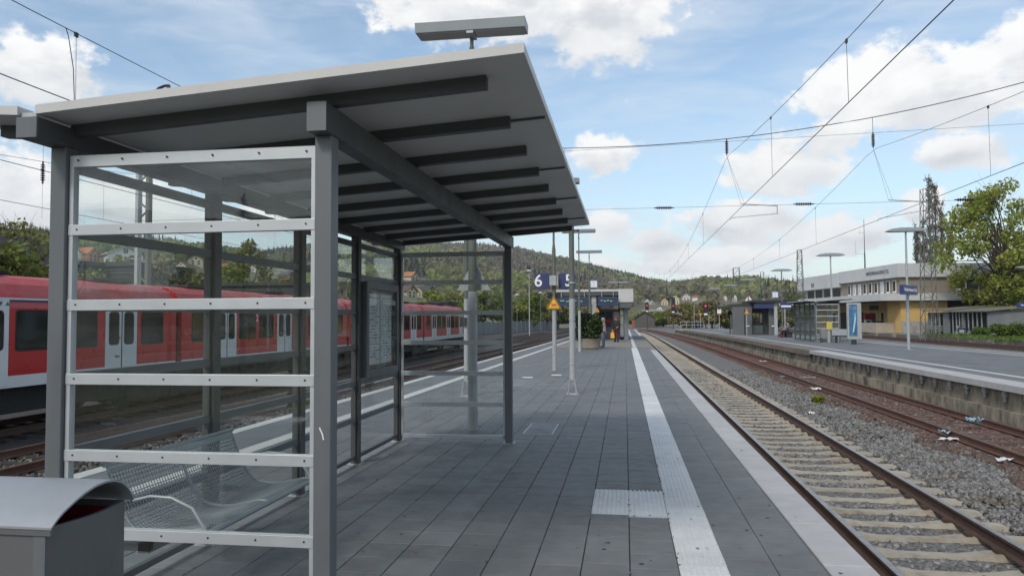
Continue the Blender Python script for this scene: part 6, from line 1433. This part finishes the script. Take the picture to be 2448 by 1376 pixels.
# ---- houses on the slopes
def hit(px, py, rmin=60, rmax=1300):
    d = bearing(px, py); hx = math.hypot(d.x, d.y); r = rmin
    while r < rmax:
        z = EYE+d.z/hx*r; azd = math.degrees(math.atan2(d.x, d.y))
        if z <= float(terr(azd, r)): break
        r += 2.0
    return Vector((d.x/hx*r, d.y/hx*r, EYE+d.z/hx*r)), r
HWALL = {}
def hm(c, nm): 
    k_ = tuple(c); HWALL.setdefault(k_, mat(nm+'_paint', c, .85, var=.06, scale=.4)); return HWALL[k_]
houses = []
def house(px, yb_, yt, wpx, rot, wall, roof, label, win=True, rmin=60, gable=True, deep=.85):
    p_, r = hit(px, yb_, rmin); H_ = (yb_-yt)/F_PX*r; w = wpx/F_PX*r; d_ = w*deep; eh = H_*.58; houses.append((p_.x, p_.y, r, math.degrees(wpx/F_PX)))
    face = math.atan2(p_.x, p_.y)
    t = thing('house', label, 'house', tuple(p_), -face+R(rot), 'houses on the valley slopes'); wm, rm = hm(wall, 'wall'), hm(roof, 'roof')
    q = MB(); q.box(-w/2, w/2, 0, d_, -5, eh); 
    q.prism([(-w/2, eh), (w/2, eh), (0, H_-.05)], 'y', .0, .25); q.prism([(-w/2, eh), (w/2, eh), (0, H_-.05)], 'y', d_-.25, d_); q.build('wall', wm, t, local=True)
    for s_ in (-1, 1):
        q = MB(); o_ = w*.07; q.prism([(0, H_), (0, H_+.25), (s_*(w/2+o_), eh-o_*.8+.25), (s_*(w/2+o_), eh-o_*.8)], 'y', -w*.06, d_+w*.06); q.build('roof', rm, t, local=True)
    q = MB(); q.box(w*.15, w*.24, d_*.55, d_*.62, eh, H_+w*.06); q.build('chimney', hm((.25, .13, .10), 'chimney'), t, local=True)
    if win:
        for xx in (-.28, .12):
            for zz in (.14, .56):
                q = MB(); q.box(w*xx, w*(xx+.16), -.06, .0, eh*zz, eh*(zz+.28)); q.build('window', K['bwin'], t, local=True)
        q = MB(); q.box(-w*.06, w*.07, -.06, .0, eh*1.05, eh*1.05+w*.14); q.build('window', K['bwin'], t, local=True)
    return t
WH, CR, OR, BR, DK, RDR = (.70, .69, .66), (.58, .50, .36), (.42, .16, .07), (.13, .075, .055), (.06, .058, .058), (.30, .10, .065)
house(172, 614, 592, 26, -15, WH, RDR, 'white gabled house with red roof beside the frame edge of the pane'); house(222, 625, 596, 40, 60, (.5, .26, .13), OR, 'orange house with orange roof among trees'); house(300, 628, 594, 70, 15, WH, (.17, .14, .10), 'wide white gabled house with brown roof above the dark shed')
house(468, 634, 612, 30, 10, CR, (.20, .14, .09), 'cream gabled house above the train roof gap'); house(432, 646, 628, 22, -10, CR, BR, 'small pale gabled house half hidden by bushes'); house(546, 664, 632, 44, 55, (.30, .10, .06), RDR, 'brick red house seen between the glass posts'); house(600, 648, 634, 20, 0, WH, BR, 'small white house above the flat dark shed'); house(622, 648, 633, 18, 10, CR, BR, 'small cream house above the flat dark shed'); house(577, 672, 652, 22, 0, WH, BR, 'low white house between the green bushes'); house(697, 680, 650, 30, 60, (.32, .12, .07), DK, 'red brick house at the right post of the pane')
house(992, 672, 650, 40, 62, CR, OR, 'house with bright orange tiled roof on the slope', rmin=120); house(985, 712, 682, 56, 65, CR, BR, 'big brown roofed house with skylight above the train', rmin=100, deep=.6); house(1000, 710, 686, 18, 0, (.5, .42, .26), BR, 'narrow pale gable beside the brown roofed house', rmin=95); house(1032, 708, 684, 40, 60, (.3, .28, .25), DK, 'dark slate roofed house right of the pale gable', rmin=100)
house(1547, 724, 714, 8, 10, WH, DK, 'tiny white house right of the far canopy', rmin=150); house(1562, 727, 720, 12, 50, WH, (.3, .3, .3), 'long white house low below the far ridge', rmin=150); house(1589, 730, 713, 15, 5, CR, OR, 'orange roofed cream house above the footbridge', rmin=150); house(1577, 742, 732, 12, 10, WH, DK, 'white house just above the footbridge', rmin=150); house(1617, 727, 708, 15, 25, (.72, .66, .5), (.42, .40, .16), 'white house with ochre roof beside the middle red signal', rmin=150); house(1641, 718, 702, 18, 15, WH, RDR, 'white house with red roof above the railing trees', rmin=150); house(1672, 716, 706, 16, 60, WH, RDR, 'long red roofed house right of the white one', rmin=150); house(1734, 718, 706, 8, 10, WH, DK, 'slim white house beside the H stop board trees', rmin=150)
house(1757, 722, 704, 9, 10, WH, BR, 'white house left of the dark lattice mast', rmin=150); house(1790, 732, 707, 16, 0, WH, OR, 'white gabled house just above the grey kiosk', rmin=150); house(1826, 722, 712, 9, 0, WH, BR, 'small white house peeking over the grey kiosk roof', rmin=150)
# sheds behind the train
def flat_shed(px0, px1, yt, Y, label, wall, roofm, boards=True, roofh=0.):
    a, c = gy(px0, yt, Y), gy(px1, yt, Y); t = thing('storage_shed', label, 'shed', ((a.x+c.x)/2, Y, -1.2)); q = MB(); q.box(a.x, c.x, Y, Y+6, -1.3, a.z-.25); part(q, 'wall', wall, t)
    q = MB(); q.box(a.x-.2, c.x+.2, Y-.2, Y+6.2, a.z-.25, a.z); part(q, 'roof', roofm, t)
    if boards:
        z = a.z-.35
        while z > .5:
            q = MB(); q.box(a.x, c.x, Y-.05, Y, z-.16, z); part(q, 'board', wall, t); z -= .24
    return t
K['slate'] = mat('dark_boards', (.045, .045, .048), .8, var=.2, scale=1.5); K['felt'] = mat('grey_felt', (.05, .052, .055), .8, var=.1)
flat_shed(242, 322, 627, 41, 'dark boarded shed with grey roof behind the train', K['slate'], K['felt']); flat_shed(150, 192, 624, 39, 'smaller dark boarded shed beside the pane edge', K['slate'], K['felt']); flat_shed(520, 712, 676, 52, 'long flat roofed dark shed behind the train', K['felt'], K['slate'], False); flat_shed(1028, 1070, 720, 96, 'flat dark hall above the last train car', K['felt'], K['slate'], False)
# dark gable roof left of the corner post
t = thing('barn', 'barn with steep dark roof left of the shelter corner post', 'barn', (-33, 32, -1.2)); a = gy(-30, 590, 33.); c = gy(80, 655, 33.); q = MB(); q.prism([(a.x-8, c.z-1.2), (a.x, a.z+.8), (c.x+.5, c.z-1.2)], 'y', 33, 36); part(q, 'roof', K['slate'], t); q = MB(); q.box(a.x-7.5, c.x, 33.4, 35.6, -1.3, c.z-1.2); part(q, 'wall', K['felt'], t)
# grey noise fence beyond the sidings
K['fence'] = mat('fence_grey', (.17, .19, .195), .7, var=.1, objrand=.12)
fn = thing('fence', 'grey panel fence beyond the sidings', 'fence', (-22, 160, -1.2)); f0, f1 = Vector((-28.0, 128, -1.25)), Vector((-17.5, 200, -1.25)); nseg = 24
for k_ in range(nseg):
    a, c = f0.lerp(f1, k_/nseg), f0.lerp(f1, (k_+.94)/nseg); q = MB(); q.bar(a+Vector((0, 0, 1.15)), c+Vector((0, 0, 1.15)), .10, 2.3); part(q, 'panel', K['fence'], fn)
    q = MB(); q.box(a.x-.09, a.x+.09, a.y-.20, a.y-.02, -1.25, 1.2); part(q, 'post', K['galv'], fn)
f2 = Vector((-45, 85, -1.25)); fn2 = thing('fence', 'grey panel fence hidden partly by the train end', 'fence', (-36, 105, -1.2))
for k_ in range(14):
    a, c = f2.lerp(f0, k_/14), f2.lerp(f0, (k_+.94)/14); q = MB(); q.bar(a+Vector((0, 0, 1.15)), c+Vector((0, 0, 1.15)), .10, 2.3); part(q, 'panel', K['fence'], fn2)
# timber hut, footbridge
p_ = gy(1541, 745, 205.); K['hutw'] = mat('hut_timber', (.10, .095, .09), .9, var=.2, scale=1)
t = thing('timber_hut', 'small weathered hut with pitched roof beyond the platform end', 'hut', (p_.x, 205, -1.2)); bw = 2.6; q = MB(); q.box(p_.x-bw, p_.x+bw, 205, 210, -1.3, p_.z-1.6); q.prism([(p_.x-bw, p_.z-1.6), (p_.x+bw, p_.z-1.6), (p_.x, p_.z-.1)], 'y', 205, 210); part(q, 'wall', K['hutw'], t)
for s_ in (-1, 1): q = MB(); q.prism([(p_.x, p_.z), (p_.x, p_.z+.2), (p_.x+s_*(bw+.5), p_.z-1.75), (p_.x+s_*(bw+.5), p_.z-1.95)], 'y', 204.6, 210.4); part(q, 'roof', K['slate'], t)
q = MB(); q.box(p_.x-bw-.8, p_.x-bw-.05, 205, 208, -1.3, p_.z-2.2); part(q, 'brick_lean_to', hm((.28, .10, .07), 'brick'), t)
for k_ in range(6): q = MB(); xx = p_.x-bw+.4+k_*.85; q.box(xx, xx+.6, 204.94, 204.999, -1.0, p_.z-1.9); part(q, 'plank', K['hutw'], t)
a, c = gy(1535, 744, 235.), gy(1612, 744, 235.); t = thing('footbridge', 'grey concrete bridge spanning the tracks beyond the hut', 'bridge', ((a.x+c.x)/2, 235, -1.2)); q = MB(); q.box(a.x, c.x, 235, 238, a.z-.75, a.z); part(q, 'deck', K['conc'], t); q = MB(); q.box(a.x, c.x, 234.9, 234.98, a.z, a.z+.5); part(q, 'parapet', K['conc_l'], t)
for f_ in (.18, .5, .82): q = MB(); xx = a.x+(c.x-a.x)*f_; q.box(xx-.35, xx+.35, 235.4, 237.4, -1.3, a.z-.75); part(q, 'pier', K['conc'], t)
# ---- forest on the hills
g = np.random.default_rng(21); NT = 30000
fa = g.uniform(-58, 42, NT); u = g.random(NT)**.8; Rr = np.interp(fa, AZT, RRT); r0 = np.interp(fa, AZT, RST)
fr = r0+(Rr*1.03-r0)*(.10+.90*u)
near_left = (fa < -24); fr = np.where(near_left, r0+(Rr*1.05-r0)*(.42+.58*u), fr)
ridge = g.random(NT) < .12; fr = np.where(ridge, Rr*g.uniform(.985, 1.03, NT), fr)
X = fr*np.sin(np.radians(fa)); Y = fr*np.cos(np.radians(fa)); Zt = terr(fa, fr)
ok = np.ones(NT, bool)
for hx, hy, hr, hw in houses:
    ha = math.degrees(math.atan2(hx, hy)); ok &= ~((np.abs(fa-ha) < .5*hw+.05+np.degrees(4.5/fr)) & (fr < hr+14))
fa, fr, X, Y, Zt, ridge = fa[ok], fr[ok], X[ok], Y[ok], Zt[ok], ridge[ok]; n = len(fa)
pn = np.sin(X*.011+1.7*np.sin(Y*.007))+np.sin(Y*.013-1.3*np.sin(X*.006+2))+.6*np.sin((X+Y)*.021)
pn2 = np.sin(X*.008-Y*.010+.5)+np.sin(X*.017+Y*.005+2.1)
con = (pn+g.normal(0, .5, n) > 1.3) | (ridge & (g.random(n) < .4) & (fa > -26) & (fa < 3.5)) | (ridge & (g.random(n) < .35) & (fa > 4.5) & (fa < 16))
lightg = (~con) & (pn2+g.normal(0, .7, n) > .75)
tint = np.empty((n, 3)); base_b = np.array([.225, .195, .145]); base_o = np.array([.225, .212, .115]); base_l = np.array([.275, .30, .115]); base_c = np.array([.055, .070, .056])
mixb = np.clip(.5+.35*pn2+g.normal(0, .2, n), 0, 1)[:, None]
tint[:] = base_b*(1-mixb)+base_o*mixb; tint[lightg] = base_l; tint[con] = base_c; tint *= g.uniform(.85, 1.15, (n, 1))
lf_slope = (fa < -27) & (~con); tint[lf_slope] = (np.array([.20, .235, .075])*g.uniform(.7, 1.4, (n, 1)))[lf_slope]
hts = g.uniform(8, 13, n); hts[con] = g.uniform(11, 17, con.sum()); wd_ = hts*g.uniform(.32, .46, n); wd_[con] = hts[con]*.17
V, F, T = [], [], []
# broadleaf: 20 tilted clump quads each
di = np.where(~con)[0]; kq = 14; m_ = len(di)
d = g.normal(size=(m_, kq, 3)); d /= np.linalg.norm(d, axis=2, keepdims=True); rad = g.uniform(.55, 1.0, (m_, kq, 1))
cen = np.stack([X[di], Y[di], Zt[di]+hts[di]*.58], -1)[:, None, :]+d*rad*np.stack([wd_[di], wd_[di], hts[di]*.40], -1)[:, None, :]
nr_ = d+g.normal(0, .5, (m_, kq, 3)); nr_ /= np.linalg.norm(nr_, axis=2, keepdims=True); tt = np.cross(nr_, g.normal(size=(m_, kq, 3))); tt /= np.linalg.norm(tt, axis=2, keepdims=True); bb = np.cross(nr_, tt); s = (wd_[di][:, None]*g.uniform(.25, .55, (m_, kq)))[..., None]
v = np.stack([cen-tt*s, cen+bb*s, cen+tt*s, cen-bb*s], 2).reshape(-1, 3); tc_ = np.repeat(tint[di], kq*4, 0)*np.repeat(g.uniform(.88, 1.12, m_*kq), 4)[:, None]
V.append(v); T.append(tc_); nq1 = m_*kq
# conifers: four stacked ragged cones as quads
ci = np.where(con)[0]; m2 = len(ci); kk = 14; a = g.uniform(0, 6.283, (m2, kk)); lv = np.tile(np.linspace(0, 1, kk), (m2, 1)); zc_ = Zt[ci][:, None]+hts[ci][:, None]*(.15+.83*lv); ro = wd_[ci][:, None]*(1.05-lv)
p0 = np.stack([X[ci][:, None]+np.cos(a)*ro, Y[ci][:, None]+np.sin(a)*ro, zc_-hts[ci][:, None]*.10], -1); sdv = np.stack([-np.sin(a), np.cos(a), np.zeros_like(a)], -1)*(ro*.9)[..., None]; topv = np.stack([X[ci][:, None]+0*a, Y[ci][:, None]+0*a, zc_+hts[ci][:, None]*.14], -1)
v2 = np.stack([p0-sdv, p0+sdv, topv+sdv*.05, topv-sdv*.05], 2).reshape(-1, 3); V.append(v2); T.append(np.repeat(tint[ci], kk*4, 0)*np.repeat(g.uniform(.85, 1.15, m2*kk), 4)[:, None])
v = np.concatenate(V); tcol = np.concatenate(T); K['forest'] = mat('forest', (.1, .1, .05), .9, var=0, attr='tint', spec=.1, transl=.42)
me = np_mesh('forest', v, np.arange(len(v)).reshape(-1, 4), K['forest']); ca_ = me.color_attributes.new('tint', 'FLOAT_COLOR', 'POINT'); ca_.data.foreach_set('color', np.concatenate([tcol, np.ones((len(tcol), 1))], 1).astype(np.float32).reshape(-1))
o = bpy.data.objects.new('forest', me); COL.objects.link(o); tag(o, 'spring woodland of brown and green trees covering the hills', 'woodland', None, 'stuff')

# ================================================================== LITTER ON THE TRACKS
def crumple(x, y, z, sx, sy, sz, m, label, seed, rz=0., name='litter'):
    g_ = random.Random(seed); q = MB(); n_, k_ = 7, 5; b_ = []
    for i in range(n_):
        for j in range(k_): u, w = i/(n_-1)-.5, j/(k_-1)-.5; c_, s__ = math.cos(rz), math.sin(rz); xx, yy = u*sx+g_.uniform(-.1, .1)*sx*.3, w*sy+g_.uniform(-.1, .1)*sy*.3; q.v.append((x+xx*c_-yy*s__, y+xx*s__+yy*c_, z+g_.uniform(0, 1)*sz+.004))
    for i in range(n_-1):
        for j in range(k_-1): q.f.append((i*k_+j, i*k_+j+1, (i+1)*k_+j+1, (i+1)*k_+j))
    q.mi = [0]*len(q.f); o_ = one(q, name, m, label, 'litter', (x, y, z)); sm = o_.modifiers.new('thick', 'SOLIDIFY'); sm.thickness = .004; return o_
K['paperw'] = mat('litter_paper', (.62, .62, .60), .7, var=.1); K['plblue'] = mat('litter_blue', (.22, .36, .46), .5, var=.1); K['plbl'] = mat('litter_deep_blue', (.05, .15, .42), .5)
for i, (px, py, z, sx, sy, sz, m, lb, rz) in enumerate(((2330, 1010, -.82, .30, .22, .14, 'plblue', 'pale blue plastic bag caught inside the rusty track', .3), (2259, 1036, -.88, .28, .10, .08, 'plblue', 'thin pale blue wrapper beside the rusty rail', -.9), (2267, 1051, -.94, .36, .14, .05, 'paperw', 'crumpled white paper flat beside the rusty rail', .1), (2401, 1101, -.94, .30, .12, .06, 'paperw', 'crumpled white wrapper on the rusty stones', .4), (2336, 1116, -.95, .16, .07, .04, 'plbl', 'small deep blue wrapper on the grey stones', -.5), (1950, 931, -.92, .34, .20, .08, 'paperw', 'white bag at the foot of the rusty rail', .2), (1824, 864, -.86, .34, .25, .06, 'paperw', 'white sheet lying inside the rusty track', 0), (1938, 990, -.94, .20, .16, .08, 'paperw', 'white scrap below the little weed', .7), (1870, 901, -.94, .22, .16, .05, 'plblue', 'pale scrap on the ballast between both tracks', .3), (1934, 902, -.86, .5, .10, .03, 'galv', 'flat grey strip lying inside the rusty track', 0))):
    p_ = gz(px, py, z); crumple(p_.x, p_.y, z, sx, sy, sz, K[m], lb, 500+i, rz)
# ================================================================== HAZE
q = MB(); q.box(-2960, 2960, -2960, 2960, -6.0, 330); hz = q.build('haze', []); tag(hz, 'thin pale air between the station and the hills', 'haze', None, 'stuff')
hm_ = bpy.data.materials.new('haze'); hm_.use_nodes = True; hn = hm_.node_tree.nodes; hn.clear(); ho = hn.new('ShaderNodeOutputMaterial'); pv = hn.new('ShaderNodeVolumePrincipled')
pv.inputs['Color'].default_value = (.86, .90, .96, 1); pv.inputs['Density'].default_value = HAZE; pv.inputs['Anisotropy'].default_value = 0.0; hm_.node_tree.links.new(pv.outputs[0], ho.inputs['Volume'])
hz.data.materials.clear(); hz.data.materials.append(hm_)
